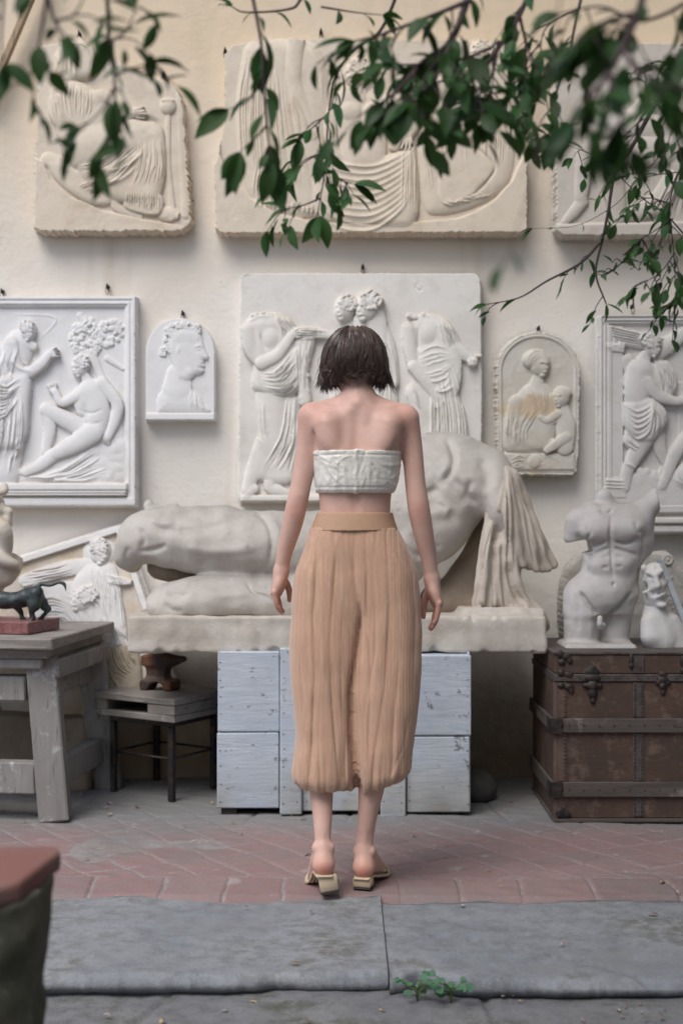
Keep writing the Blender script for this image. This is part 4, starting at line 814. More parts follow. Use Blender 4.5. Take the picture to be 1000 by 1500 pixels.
    DL = family([(738, 690), (724, 745), (708, 795), (704, 850)], [(750, 684), (784, 740), (802, 790), (811, 830)], 9, 3.0, .014, 1)+family([(722, 765), (712, 815), (698, 880), (696, 915)], [(746, 765), (756, 840), (782, 890), (794, 918)], 7, 3.0, .010, 2)
    DL += [([(716, 745), (730, 770), (728, 800)], 5, .03), ([(745, 822), (752, 860), (770, 890)], 5, .02), ([(700, 884), (716, 894), (734, 888)], 3, .02), ([(736, 892), (752, 900), (768, 892)], 3, .02)]
    v.noise(.0022, 30, 9)
    vol_obj(v, 'drapery', plaster('drapery_plaster', (.55, .49, .42), (.42, .34, .26), (.33, .28, .23), .6, .5, .006, seed=14), root, .0012, 80, 3, lines=DL)
    v = Vol(P(200, 960, 5.35), P(760, 740, 5.95), .009)
    def ch(pts, rad, kk=.02, op='add', n=5): p, r = rescale(pts, rad, Yc); v.chain(p, r, kk, op, n)
    ch([(712, 742, .02), (704, 790, .04), (680, 850, .05), (645, 885, .05)], [16, 20, 26, 26], .04); ch([(640, 880, .03), (690, 890, .02), (740, 895, .0)], [26, 26, 22], .04)
    ch([(236, 830, -.03), (280, 845, -.02), (340, 856, .0)], [17, 16, 20], .03); ch([(300, 890, .02), (520, 890, .04)], [26, 30], .03)
    v.noise(.007, 24, 4); v.noise(.003, 70, 8)
    vol_obj(v, 'rock_support', ROCK, root)
    # slab
    v = Vol((-.88, 5.30, .56), (.86, 6.04, .80), .007)
    lo, hi = np.array([-.808, 5.36, .604]), np.array([.772, 5.97, .742])
    v.box((lo+hi)/2, (hi-lo)/2, None, .008)
    v.box((.60, 5.66, .748), (.16, .24, .022), rotz(.1)[:3, :3], .015, .03)
    for x, dx, z0 in ((-.60, .06, .60), (-.33, .05, .60), (.34, -.05, .62), (.05, .04, .6)):
        v.chain([(x, 5.36, z0-.02), (x-dx*.5, 5.352, z0+.07), (x-dx, 5.36, z0+.16)], .0035, .003, 'sub')
    for i in range(26): x = rr.uniform(-.8, .77); v.ell((x, 5.36+rr.uniform(-.01, .01), .604+rr.choice([0, 0, .138])), rr.uniform(.008, .022, 3), None, .006, 'sub')
    v.noise(.0028, 22, 2); v.noise(.0018, 75, 3)
    vol_obj(v, 'base_slab', ST2, root, label='cracked slab under the statue')
reclining()
def torso():
    Yc = 5.47; k = Yc/FPX
    root = thing('torso_statue', 'white plaster male torso with raised arm stump standing on the old trunk', 'statue', tuple(P(873, 955, Yc)))
    v = Vol(P(812, 965, 5.30), P(970, 705, 5.66), .0042)
    rows = [(898, 874, 45, 29), (880, 877, 47, 32), (866, 881, 48, 33), (850, 887, 46, 32), (834, 893, 43.5, 29), (816, 898, 46, 30), (796, 900, 49, 33), (776, 898, 52, 35), (760, 894, 53, 33), (748, 891, 46, 27), (740, 889, 30, 20)]
    v.loft([(P(0, y, Yc)[2], P(c, y, Yc)[0], Yc+.0, a*k, b*k) for y, c, a, b in rows], .02, e=2.25)
    def ch(pts, rad, kk=.025, op='add', n=6): p, r = rescale(pts, rad, Yc); v.chain(p, r, kk, op, n)
    ch([(889, 745, .02), (885, 733, .0), (884, 729, -.005)], [17, 14, 13], .03)
    ch([(862, 756, .0), (846, 764, 0), (839, 786, .01)], [18, 17, 14], .03); v.box(P(838, 803, Yc), np.array([26, 40, 9])*k, frame_from((0, 0, 0), (-.18, 0, 1))[:3, :3], .002, 0, 'sub')
    ch([(925, 764, .0), (938, 752, .0), (953, 738, .0), (966, 726, 0)], [22, 19, 16, 15], .03); v.box(P(975, 725, Yc), np.array([15, 60, 60])*k, frame_from((0, 0, 0), (-.22, .0, 1))[:3, :3], .002, 0, 'sub')
    ch([(943, 765, .0), (944, 800, .01)], [10, 12], .04)
    # thighs
    ch([(856, 872, .0), (852, 905, -.01), (850, 945, -.005)], [28, 26.5, 24], .03); ch([(903, 872, .01), (901, 905, .015), (899, 945, .015)], [25, 23, 19.5], .03)
    # modelling of chest and belly
    for c, r, d in (((872, 778), (25, 12, 15), -.072), ((916, 774), (24, 12, 15), -.075), ((878, 828), (16, 10, 14), -.06), ((908, 826), (16, 10, 14), -.062), ((886, 872), (26, 12, 20), -.066), ((842, 868), (10, 14, 14), 0), ((924, 868), (8, 14, 14), 0)):
        v.ell(P(c[0], c[1], Yc+d), np.array(r)*k, None, .03)
    TL = [([(895, 752), (893, 785), (895, 815), (898, 848)], 2.6, .010), ([(850, 790), (868, 799), (890, 793)], 2.6, .010), ([(899, 793), (918, 796), (938, 786)], 2.6, .010), ([(856, 818), (878, 808), (894, 802)], 3, .006), ([(896, 802), (915, 808), (934, 814)], 3, .006), ([(848, 866), (860, 884), (876, 904)], 3, .013), ([(926, 866), (908, 888), (886, 906)], 3, .013),
          ([(873, 744), (888, 752), (898, 744)], 2.4, .006), ([(868, 740), (880, 748)], 3, -.004), ([(880, 832), (892, 830)], 3, .004), ([(900, 830), (912, 830)], 3, .004), ([(880, 816), (892, 815)], 3, .003), ([(900, 815), (912, 816)], 3, .003), ([(940, 770), (942, 800), (936, 830)], 3, .006), ([(858, 800), (862, 830), (858, 850)], 4, .006), ([(844, 870), (846, 900), (843, 935)], 4, .004), ([(864, 884), (866, 910), (864, 940)], 5, -.004), ([(856, 764), (864, 780), (858, 792)], 3, .006), ([(928, 762), (934, 776), (938, 784)], 3, .006)]
    v.ell(P(898, 856, Yc-.092), np.array([2.4, 4, 3.4])*k, None, .008, 'sub')
    ch([(878, 905, -.095), (878, 914, -.098)], [4.5, 4.0], .012); v.ell(P(880, 916, Yc-.088), np.array([6.5, 5.5, 6])*k, None, .008)
    b = P(873, 947, Yc); v.box(b+[0, .0, 0], (52*k, .115, 7.5*k), None, .018, .02)
    v.noise(.0013, 34, 3); v.noise(.0007, 95, 4)
    vol_obj(v, 'torso', plaster('torso_plaster', (.54, .52, .50), (.44, .41, .38), (.30, .275, .25), .8, .52, .004, seed=15), root, lines=TL)
torso()
def fragment():
    Yc = 5.43; k = Yc/FPX
    root = thing('statuette_fragment', 'small weathered white statuette with a crumbled head beside the plaster torso', 'statuette', tuple(P(970, 957, Yc)))
    v = Vol(P(925, 968, 5.31), P(1022, 812, 5.56), .0035)
    def ch(pts, rad, kk=.02, op='add', n=6): p, r = rescale(pts, rad, Yc); v.chain(p, r, kk, op, n)
    ch([(958, 886, .01), (960, 905, .01), (966, 935, .0), (974, 946, 0)], [15, 20, 25, 22], .02); ch([(950, 912, -.02), (953, 932, -.03)], [12, 15], .02); ch([(985, 910, .0), (996, 935, .0), (1002, 948, 0)], [10, 13, 12], .03)
    ch([(990, 948, -.02), (1004, 953, -.02)], [8, 7], .02)
    v.noise(.0015, 40, 2); vol_obj(v, 'bust', plaster('chalky_fragment', (.60, .585, .57), (.5, .475, .45), (.36, .33, .30), .5, .55, seed=16), root)
    v = Vol(P(930, 900, 5.33), P(985, 815, 5.53), .0033)
    ch([(960, 884, .0), (958, 862, -.01), (957, 840, -.01)], [15, 17.5, 16], .01)
    rr = np.random.RandomState(8)
    for i in range(24): a, h = rr.uniform(0, 6.28), rr.uniform(826, 888); v.ell(P(958+16*math.cos(a), h, Yc-.01+16*k*math.sin(a)), rr.uniform(3, 7, 3)*k, None, .012, 'add' if rr.rand() < .5 else 'sub')
    ch([(946, 838, -.045), (958, 842, -.052), (968, 836, -.045)], 3, .006); ch([(959, 845, -.052), (962, 858, -.056)], [3, 5], .008); ch([(950, 868, -.05), (960, 871, -.054), (970, 867, -.046)], 2.5, .005, 'sub')
    for x in (950, 967): v.ell(P(x, 846, Yc-.052), np.array([3.6, 4, 3])*k, None, .005, 'sub')
    v.noise(.0018, 60, 3); v.noise(.0012, 130, 4)
    vol_obj(v, 'crumbled_head', plaster('crumbled_plaster', (.64, .63, .61), (.5, .47, .43), (.4, .36, .31), .5, .5, .006, seed=17), root)
fragment()
def backstone():
    r = Relief(812, 796, 1024, 960, 5.86)
    r.H += 3; r.id = 1; r.ell(977, 820, 11, 11, 0, 3, 2); r.ell(977, 820, 7.5, 7.5, 0, -3, 6); r.ridge([(977, 812), (984, 818), (980, 826), (972, 824), (972, 815)], 1.4, 3, False); r.ell(977, 820, 3, 3, 0, 3, 4, .5)
    r.id = 0; r.cap([(985, 826), (1000, 850), (1020, 866)], [6, 5, 4], .6, 2); r.curls(990, 870, 24, 26, 40, 3, 1.2, 3)
    r.finish('carved_stone_fragment', 'rough grey stone fragment with a rosette standing behind the plaster torso', plaster('rough_grey_stone', (.44, .42, .38), (.34, .31, .27), (.32, .28, .23), .4, .48, .01, seed=18), {0: 'slab', 1: 'rosette'}, [(826, 958), (822, 900), (824, 862), (832, 834), (850, 815), (900, 808), (945, 809), (962, 811), (980, 809), (988, 818), (992, 830), (1010, 845), (1022, 866), (1022, 958)], .09, 1.2, chips=.7, edge_r=9)
backstone()
b = MB(); b.box((-.011, -.008, -.02), (.011, .008, .30), frame_from(P(1006, 922, 5.52), P(976, 846, 5.60)), .002)
o = b.build('wooden_bar', plaster('pale_blue_paint', (.52, .56, .60), (.42, .44, .46), (.4, .4, .4), .3, .6, seed=19)); setback(o); tag(o, 'narrow pale blue bar leaning on the rough stone fragment', 'bar')
def bust():
    Yc = 5.62; k = Yc/FPX
    root = thing('portrait_bust', 'plaster bust with curled hair at the left edge behind the bronze animal', 'bust', tuple(P(-20, 908, Yc)))
    v = Vol(P(-85, 912, 5.42), P(50, 690, 5.80), .005)
    def ch(pts, rad, kk=.02, op='add', n=6): p, r = rescale(pts, rad, Yc); v.chain(p, r, kk, op, n)
    v.ell(P(-24, 748, Yc), np.array([32, 36, 42])*k, None, .01); v.ell(P(-40, 765, Yc-.02), np.array([26, 24, 34])*k, None, .02)
    rr = np.random.RandomState(4)
    for i in range(26): x, y, a = rr.uniform(-45, 8), rr.uniform(712, 782), rr.uniform(0, 6.28); z = -.092+.0011*max(0, x+20)*1.6; ch([(x, y, z), (x+7*math.cos(a), y+7*math.sin(a), z-.006), (x+9*math.cos(a+1), y+9*math.sin(a+1), z)], [5, 6, 4.5], .018)
    ch([(-22, 780, .0), (-20, 820, .0)], [26, 26], .03); ch([(-70, 860, .0), (-30, 840, -.01), (5, 832, -.02), (26, 824, -.01)], [26, 34, 24, 8], .03)
    ch([(-24, 830, -.03), (6, 848, -.04), (22, 838, -.03)], [12, 12, 6], .02); ch([(-60, 800, -.06), (-20, 812, -.09), (12, 824, -.08), (30, 832, -.05)], [12, 11, 9, 5], .01); ch([(-30, 760, -.06), (2, 775, -.09), (8, 800, -.07), (2, 818, -.06)], [14, 13, 11, 9], .015); ch([(-25, 850, .0), (-25, 900, .0)], [30, 22], .03)
    v.noise(.002, 30, 5)
    vol_obj(v, 'bust', PL_WARM2, root)
PL_WARM2 = plaster('creamy_bust_plaster', (.64, .58, .49), (.52, .44, .34), (.4, .33, .25), .6, .52, seed=20)
bust()
# ---------------------------------------------------------------- furniture and objects
OLD = wood('grey_old_wood', (.31, .295, .275), (.20, .19, .175), (1, 1, .12), wear=(.42, .42, .42))
OLDH = wood('grey_old_board', (.31, .285, .26), (.20, .18, .16), (.12, .35, 1), wear=(.36, .34, .32))
STEEL = NT('dark_rusty_steel'); STEEL = STEEL.out(STEEL.mix(STEEL.rng(STEEL.noise(30, 5, .7), .5, .65), (.035, .033, .034), (.10, .055, .035)), .55, None, spec=.5, Metallic=.5)
IRON = NT('blackened_iron'); IRON = IRON.out(IRON.mix(IRON.rng(IRON.noise(45, 5, .7), .45, .65), (.028, .026, .025), (.075, .05, .038)), .6, None, spec=.5, Metallic=.4)
def painted():
    k = NT('worn_pale_paint'); co = k.map((.14, 1, 1)); g = k.noise(30, 7, .75, co, .4); n = k.noise(4, 6, .65); f = k.noise(60, 4, .7, k.map((.25, 1, 1))); e = k.noise(16, 7, .8, dist=.3)
    c = k.mix(k.rng(n, .35, .65), (.42, .475, .545), (.52, .57, .62)); c = k.mix(k.rng(g, .48, .7, 0, .55), c, (.36, .39, .42))
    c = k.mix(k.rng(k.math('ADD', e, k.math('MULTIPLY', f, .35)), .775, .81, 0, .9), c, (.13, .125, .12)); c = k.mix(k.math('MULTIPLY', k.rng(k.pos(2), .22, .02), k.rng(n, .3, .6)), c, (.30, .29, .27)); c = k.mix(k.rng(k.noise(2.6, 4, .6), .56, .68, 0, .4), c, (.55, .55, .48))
    return k.out(c, .6, k.math('ADD', k.math('MULTIPLY', g, 1), k.math('MULTIPLY', f, .4)), .006, .6, .3)
PAINT = painted(); DARK = wood('dark_old_timber', (.07, .06, .05), (.04, .035, .03))
def chest():
    Y = 5.31; X = lambda px: (px-500)/FPX*Y; Z = lambda py: CZ-(py-750)/FPX*Y
    root = thing('painted_wooden_chest', 'pale blue grey painted wooden chest holding up the statue slab', 'chest', (X(505), Y+.2, 0))
    def bd(name, x0, y0, x1, y1, d0=0., d1=.02, s=0):
        b = MB(); b.box((X(x0), Y+d0, Z(y1)), (X(x1), Y+d1, Z(y0)), None, .004, .0012, s); b.build(name, PAINT, root)
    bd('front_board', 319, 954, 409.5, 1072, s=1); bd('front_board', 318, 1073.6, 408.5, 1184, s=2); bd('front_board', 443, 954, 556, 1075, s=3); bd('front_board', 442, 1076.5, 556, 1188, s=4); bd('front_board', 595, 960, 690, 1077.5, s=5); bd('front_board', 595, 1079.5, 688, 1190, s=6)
    bd('batten', 410.5, 949, 442, 1192, -.016, .012, 7); bd('batten', 557, 952, 594, 1196, -.016, .012, 8)
    for x0, x1 in ((319, 324), (684, 689)):
        b = MB(); b.box((X(x0)+.004, Y+.021, Z(1184)), (X(x1), Y+.40, Z(956)), None, .004, .001, 9); b.build('side_board', PAINT, root)
    b = MB(); b.box((X(320), Y+.021, .572), (X(688), Y+.40, .600), None, .003); b.build('top_board', PAINT, root)
    b = MB(); b.box((X(325), Y+.024, .03), (X(683), Y+.39, .57), None, .003); b.build('inner_box', DARK, root)
    for x in (335, 480, 660): b = MB(); b.box((X(x)-.03, Y+.02, .0), (X(x)+.03, Y+.36, .03), None, .003); b.build('foot_block', DARK, root)
    rr = np.random.RandomState(5); b = MB()
    for px in (323, 416, 436, 450, 562, 588, 600, 685):
        for py in np.linspace(968, 1176, 9):
            p = P(px+rr.uniform(-1, 1), py+rr.uniform(-3, 3), Y); y = Y-.0175 if px in (416, 436, 562, 588) else Y-.0015
            b.tube([(p[0], y+.002, p[2]), (p[0], y, p[2])], [.0028, .0022], 6)
    b.build('nailing', IRON, root)['kind'] = 'stuff'
chest()
def stool():
    root = thing('steel_legged_stool', 'low stool with a plank seat on thin black steel legs, carrying the anvil', 'stool', (-.723, 5.80, 0))
    c = np.array([-.723, 5.80, 0]); a = np.array([-.816, .578, 0]); b_ = np.array([.486, .874, 0]); b_ /= np.linalg.norm(b_)
    M = np.eye(4); M[:3, 0] = -a; M[:3, 1] = b_; M[:3, 3] = c
    def bx(name, lo, hi, m, wob=.0015, s=0): q = MB(); q.box(lo, hi, M, .003, wob, s); q.build(name, m, root)
    bx('seat_board', (-.215, -.205, .385), (.215, .19, .410), OLDH, s=1); bx('lower_board', (-.212, -.20, .318), (.212, .188, .342), OLDH, s=2)
    bx('spacer_block', (.07, -.198, .343), (.21, .185, .384), OLDH, s=3); bx('spacer_block', (-.21, -.198, .343), (-.15, .185, .384), OLDH, s=4)
    f = MB()
    for s in (-1, 1):
        f.box((-.17, s*.145-.012, .292), (.17, s*.145+.012, .317), M, .002); f.box((s*.157-.012, -.133, .292), (s*.157+.012, .133, .317), M, .002)
    f.build('seat_frame', STEEL, root)
    for sx in (-1, 1):
        for sy in (-1, 1): q = MB(); q.box((sx*.157-.013, sy*.145-.013, 0), (sx*.157+.013, sy*.145+.013, .291), M, .003); q.build('leg', STEEL, root)
    for s in (-1, 1):
        q = MB(); q.tube([(c+M[:3, 0]*(-.143)+M[:3, 1]*s*.145+[0, 0, .165]), (c+M[:3, 0]*.143+M[:3, 1]*s*.145+[0, 0, .165])], .005, 6); q.build('cross_bar', STEEL, root, True)
        q = MB(); q.tube([(c+M[:3, 0]*s*.157+M[:3, 1]*(-.131)+[0, 0, .165]), (c+M[:3, 0]*s*.157+M[:3, 1]*.131+[0, 0, .165])], .005, 6); q.build('cross_bar', STEEL, root, True)
    # anvil
    v = Vol((-.94, 5.6, .40), (-.62, 5.98, .60), .004); o = np.array([-.735, 5.80, .412]); Ra = rotz(-.35)[:3, :3]
    L = lambda x, y, z: o+Ra@np.array([x, y, z])
    v.box(L(-.015, 0, .118), (.062, .034, .022), Ra, .005); v.cone(L(.03, 0, .116), L(.104, 0, .128), .033, .012, .012); v.box(L(-.012, 0, .07), (.046, .030, .04), Ra, .01, .02)
    v.box(L(-.005, 0, .02), (.072, .044, .022), Ra, .008, .02); v.cone(L(-.005, -.07, -.004), L(-.005, .07, -.004), .034, .034, .01, 'sub'); v.cone(L(.075, -.07, .065), L(.075, .07, .065), .026, .026, .01, 'sub'); v.cone(L(-.085, -.07, .06), L(-.085, .07, .06), .024, .024, .01, 'sub')
    v.noise(.002, 60, 2)
    k = NT('rusty_cast_iron'); m = k.out(k.mix(k.rng(k.noise(12, 6, .7), .42, .62), (.07, .058, .052), (.19, .085, .045)), .65, k.noise(60, 4), .003, .5, .4, Metallic=.3)
    V, F = v.mesh(); tag(setback(mesh('anvil', V, F, m)), 'small rusty bench anvil sitting on the stool', 'anvil')
stool()
def stand():
    root = thing('wooden_work_stand', 'heavy grey weathered timber work stand carrying the bronze animal', 'stand', (-1.3, 5.5, 0))
    u = np.array([.12, .99, 0]); u /= np.linalg.norm(u); v = np.array([-u[1], u[0], 0]); M = np.eye(4); M[:3, 0] = -v; M[:3, 1] = u; M[:3, 3] = (-1.035, 5.10, 0)
    W = lambda x, y, z: M[:3, :3]@np.array([x, y, z])+M[:3, 3]
    def bx(name, lo, hi, m=OLD, wob=.002, s=0): q = MB(); q.box(lo, hi, M, .005, wob, s); q.build(name, m, root)
    bx('top_plank', (-.36, 0, .640), (0, .80, .682), OLDH, s=1); bx('top_plank', (-.76, .004, .640), (-.364, .80, .680), OLDH, s=2)
    bx('lower_top', (-.74, .05, .602), (-.035, .74, .638), OLDH, .002, 3); bx('upper_rail', (-.72, .06, .565), (-.06, .12, .60), OLD, s=14)
    q = MB(); q.box((-.05, .10, .53), (-.005, .72, .598), M, .004, .002, 5); q.build('upper_rail', OLD, root)
    def leg(xt, yt, xb, yb, s): q = MB(); a = W(xb, yb, 0); b = W(xt, yt, .60); h = np.linalg.norm(b-a); q.box((-.055, -.05, 0), (.055, .05, h), frame_from(a, b, .03), .006, .002, s); q.build('leg', OLD, root)
    leg(-.085, .14, -.035, .14, 6); leg(-.07, .68, -.02, .78, 7); leg(-.67, .14, -.74, .14, 8); leg(-.67, .68, -.74, .78, 9)
    bx('apron', (-.63, .095, .44), (-.135, .155, .535), OLD, s=10); bx('stretcher', (-.66, .10, .10), (-.10, .165, .215), OLD, s=11)
    bx('apron', (-.105, .19, .45), (-.05, .64, .53), OLD, s=12); bx('stretcher', (-.075, .20, .11), (-.02, .72, .215), OLD, s=13); bx('stretcher', (-.66, .69, .10), (-.10, .74, .215), OLD, s=15)
    # red marble base and bronze animal
    Mb = np.eye(4); ub = np.array([.24, .97, 0]); ub /= np.linalg.norm(ub); Mb[:3, 0] = (ub[1], -ub[0], 0); Mb[:3, 1] = ub; Mb[:3, 3] = (-1.152, 5.235, .682)
    k = NT('red_marble'); m = k.out(k.mix(k.rng(k.noise(60, 6, .8), .4, .62), (.16, .05, .048), (.27, .13, .12)), .45, None, spec=.4)
    rt = thing('bronze_animal', 'dark bronze animal with a raised tail on a red marble base', 'sculpture', (-1.25, 5.35, .682))
    q = MB(); q.box((-.44, 0, .001), (0, .27, .046), Mb, .003); q.build('marble_base', m, rt)
    B = lambda px, py, y: P(px, py, 5.36+y)
    vv = Vol(P(-110, 925, 5.24), P(108, 838, 5.50), .003)
    def c(pts, rad, kk=.01, n=6): vv.chain([B(*p) for p in pts], [r*5.36/FPX for r in rad], kk, 'add', n)
    c([(-50, 872, 0), (-15, 876, 0), (20, 880, 0), (50, 872, 0)], [16, 15, 12, 14]); c([(-50, 868, 0), (-72, 858, -.01), (-90, 866, -.01), (-98, 874, -.01)], [14, 11, 9, 6]); c([(52, 870, -.02), (50, 886, -.025)], [12, 10], .012)
    c([(50, 884, -.03), (47, 896, -.032), (49, 906, -.03), (44, 913, -.035)], [7, 4, 4, 4]); c([(58, 876, .02), (66, 888, .02), (72, 893, .02), (64, 902, .02), (58, 909, .02)], [9, 6.5, 4.5, 3.5, 4])
    c([(22, 884, .02), (30, 896, .02), (33, 906, .02), (36, 909, .02)], [7, 4, 3.5, 3.5]); c([(-48, 884, -.02), (-46, 900, -.02), (-48, 912, -.03)], [8, 4.5, 4]); c([(-30, 884, .02), (-28, 898, .02), (-30, 910, .02)], [7, 4, 4])
    c([(52, 864, 0), (60, 856, 0), (74, 857, 0), (86, 853, 0), (94, 855, 0)], [4.5, 3.2, 2.8, 2.6, 2.4]); c([(93, 854, 0), (97, 859, 0), (99, 863, 0)], [2.6, 3.0, 3.4], .006); c([(-84, 852, -.02), (-92, 846, -.03)], [3, 1.5]); c([(-84, 852, .01), (-92, 846, .02)], [3, 1.5])
    vv.noise(.0016, 70, 3); vv.noise(.0012, 150, 4)
    k = NT('patinated_bronze'); n = k.noise(30, 5, .7); mb = k.out(k.mix(k.rng(n, .4, .62), (.028, .032, .034), (.085, .105, .105)), .5, n, .003, .5, .5, Metallic=.55)
    vol_obj(vv, 'animal_body', mb, rt)
stand()
def trunk():
    Y = 5.20; X = lambda px: (px-500)/FPX*Y; Z = lambda py: CZ-(py-750)/FPX*Y; x0, x1, D = X(812), X(1128), .60
    root = thing('steamer_trunk', 'old brown travel trunk with dark slats and iron latches under the plaster torso', 'trunk', ((x0+x1)/2, Y+D/2, 0))
    k = NT('worn_brown_canvas'); n = k.noise(6, 6, .7, dist=.4); f = k.noise(60, 5, .75, k.map((.5, 1, 1.2)))
    c = k.mix(k.rng(n, .35, .65), (.105, .063, .046), (.07, .048, .038)); c = k.mix(k.rng(f, .5, .68, 0, .6), c, (.07, .05, .04)); c = k.mix(k.rng(k.noise(14, 6, .8), .52, .64, 0, .7), c, (.175, .125, .095)); c = k.mix(k.rng(k.noise(30, 6, .8), .62, .7, 0, .7), c, (.26, .21, .175))
    CAN = k.out(c, k.rng(f, .3, .7, .55, .8), k.math('ADD', n, f), .004, .5, .3)
    k = NT('rust_red_leather'); n = k.noise(20, 6, .7); LEA = k.out(k.mix(k.rng(n, .4, .65), (.155, .10, .08), (.10, .068, .056)), .75, n, .003, .5)
    k = NT('dull_zinc_band'); n = k.noise(24, 6, .75); ZN = k.out(k.mix(k.rng(n, .4, .65), (.12, .105, .098), (.06, .045, .04)), .6, n, .003, .5, Metallic=.3)
    SL = wood('dark_slat_wood', (.125, .11, .10), (.07, .058, .05), (.12, 1, 1), wear=(.2, .18, .165)); SLY = wood('dark_slat_wood_side', (.125, .11, .10), (.07, .058, .05), (1, .12, 1), wear=(.2, .18, .165))
    def bx(name, lo, hi, m, bev=.003, wob=.0006, s=0, lab=None): q = MB(); q.box(lo, hi, None, bev, wob, s); return q.build(name, m, root, label=lab)
    bx('trunk_body', (x0, Y, .015), (x1, Y+D, Z(999)), CAN); lid = bx('lid', (x0, Y-.001, Z(987)), (x1, Y+D, Z(959)), CAN)
    bx('lid_band', (x0-.004, Y-.006, Z(998.5)), (x1+.004, Y+D+.004, Z(987.5)), ZN); bx('top_sheet', (x0-.005, Y-.005, Z(958.5)), (x1+.005, Y+D+.005, Z(955.5)), ZN, .001)
    bx('base_rim', (x0-.006, Y-.006, .0), (x1+.006, Y+D+.006, .0145), SL)
    for y0, y1 in ((1052, 1073), (1145, 1167)):
        bx('slat', (x0-.012, Y-.014, Z(y1)), (x1+.012, Y-.001, Z(y0)), SL, .003, .001, int(y0)); bx('slat', (x0-.014, Y+.001, Z(y1)), (x0-.001, Y+D, Z(y0)), SLY, .003, .001, int(y1))
        for xx in (x0-.004, x1+.004):
            q = MB(); q.box((xx-.013, Y-.018, Z(y1)-.003), (xx+.030, Y-.0145, Z(y0)+.003), None, .002); q.box((xx-.018, Y-.018, Z(y1)-.003), (xx-.0145, Y+.045, Z(y0)+.003), None, .002); q.build('slat_clamp', IRON, root)
    st = [(816, 829), (926, 942), (1111, 1124), (1000, 1015)][:3]
    for a, b in st:
        for y0, y1 in ((999.5, 1051), (1074, 1144), (1168, 1196)): bx('leather_strip' if a != 926 else 'zinc_strip', (X(a), Y-.0035, Z(y1)), (X(b), Y+.001, Z(y0)), LEA if a != 926 else ZN, .001)
    bx('zinc_strip', (X(926), Y-.0065, Z(986)), (X(942), Y-.001, Z(960)), ZN, .001)
    bx('corner_edge', (x0-.004, Y-.004, .0155), (X(816), Y+.02, Z(999.5)), LEA, .001)
    q = MB()
    for px in (826.5, 929, 939, 1114):
        for py in list(np.arange(1004, 1050, 5.5))+list(np.arange(1078, 1143, 5.5))+list(np.arange(1172, 1195, 5.5)):
            p = P(px, py, Y); q.tube([(p[0], Y-.003, p[2]), (p[0], Y-.0065, p[2])], [.0035, .0022], 6)
    for px in np.arange(835, 1126, 14): p = P(px, 993, Y); q.tube([(p[0], Y-.005, p[2]), (p[0], Y-.0085, p[2])], [.003, .002], 6)
    for px in np.arange(832, 1126, 22):
        for py in (1062, 1156): p = P(px, py, Y); q.tube([(p[0], Y-.013, p[2]), (p[0], Y-.0165, p[2])], [.003, .002], 6)
    q.build('riveting', IRON, root, True)['kind'] = 'stuff'
    def blob(name, items):
        lo = np.min([P(a[0]-a[2]-2, a[1]+a[3]+2, Y) for a in items], 0); hi = np.max([P(a[0]+a[2]+2, a[1]-a[3]-2, Y) for a in items], 0); lo[1] = Y-.03; hi[1] = Y+.01
        v = Vol(lo, hi, .0018)
        for x, y, rx, ry, dp in items: v.ell(P(x, y, Y)+[0, -.002, 0], (rx*Y/FPX, dp, ry*Y/FPX), None, .003)
        V, F = v.mesh(); mesh(name, V, F, IRON, root)
    for cx, sg in ((816, 1), (1124, -1)):
        blob('corner_iron', [(cx+sg*4, 958, 5, 6, .008), (cx+sg*12, 962, 7, 5, .007), (cx+sg*18, 968, 4, 5, .006), (cx+sg*6, 970, 6, 5, .007)])
        blob('corner_iron', [(cx+sg*5, 986, 6, 6, .010), (cx+sg*16, 988, 8, 5, .008), (cx+sg*5, 1004, 6, 5, .010), (cx+sg*16, 1006, 8, 5, .008), (cx+sg*20, 1011, 4, 5, .007)]); blob('corner_iron', [(cx+sg*4, 1190, 8, 8, .01), (cx+sg*12, 1193, 8, 5, .008)]); blob('corner_iron', [(cx+sg*4, 1062, 5, 9, .018)]); blob('corner_iron', [(cx+sg*4, 1156, 5, 9, .018)])
    for x in (867, 1073): blob('latch', [(x, 984, 11, 6, .008), (x, 993, 13, 6, .012), (x-10, 1004, 5, 4, .010), (x+10, 1004, 5, 4, .010), (x, 1004, 9, 8, .016), (x, 1015, 7, 9, .014), (x, 1026, 4, 5, .010), (x, 979, 5, 4, .007)])
    blob('hasp', [(970, 988, 7, 5, .008), (970, 996, 9, 6, .010), (963, 1000, 4, 4, .008), (977, 1000, 4, 4, .008), (970, 1005, 6, 6, .012), (970, 1013, 4, 6, .008)]); blob('lid_clip', [(924, 965, 4, 8, .008), (924, 975, 4, 5, .009)]); blob('lid_clip', [(1000, 970, 5, 10, .009), (1000, 982, 5, 6, .009)])
trunk()
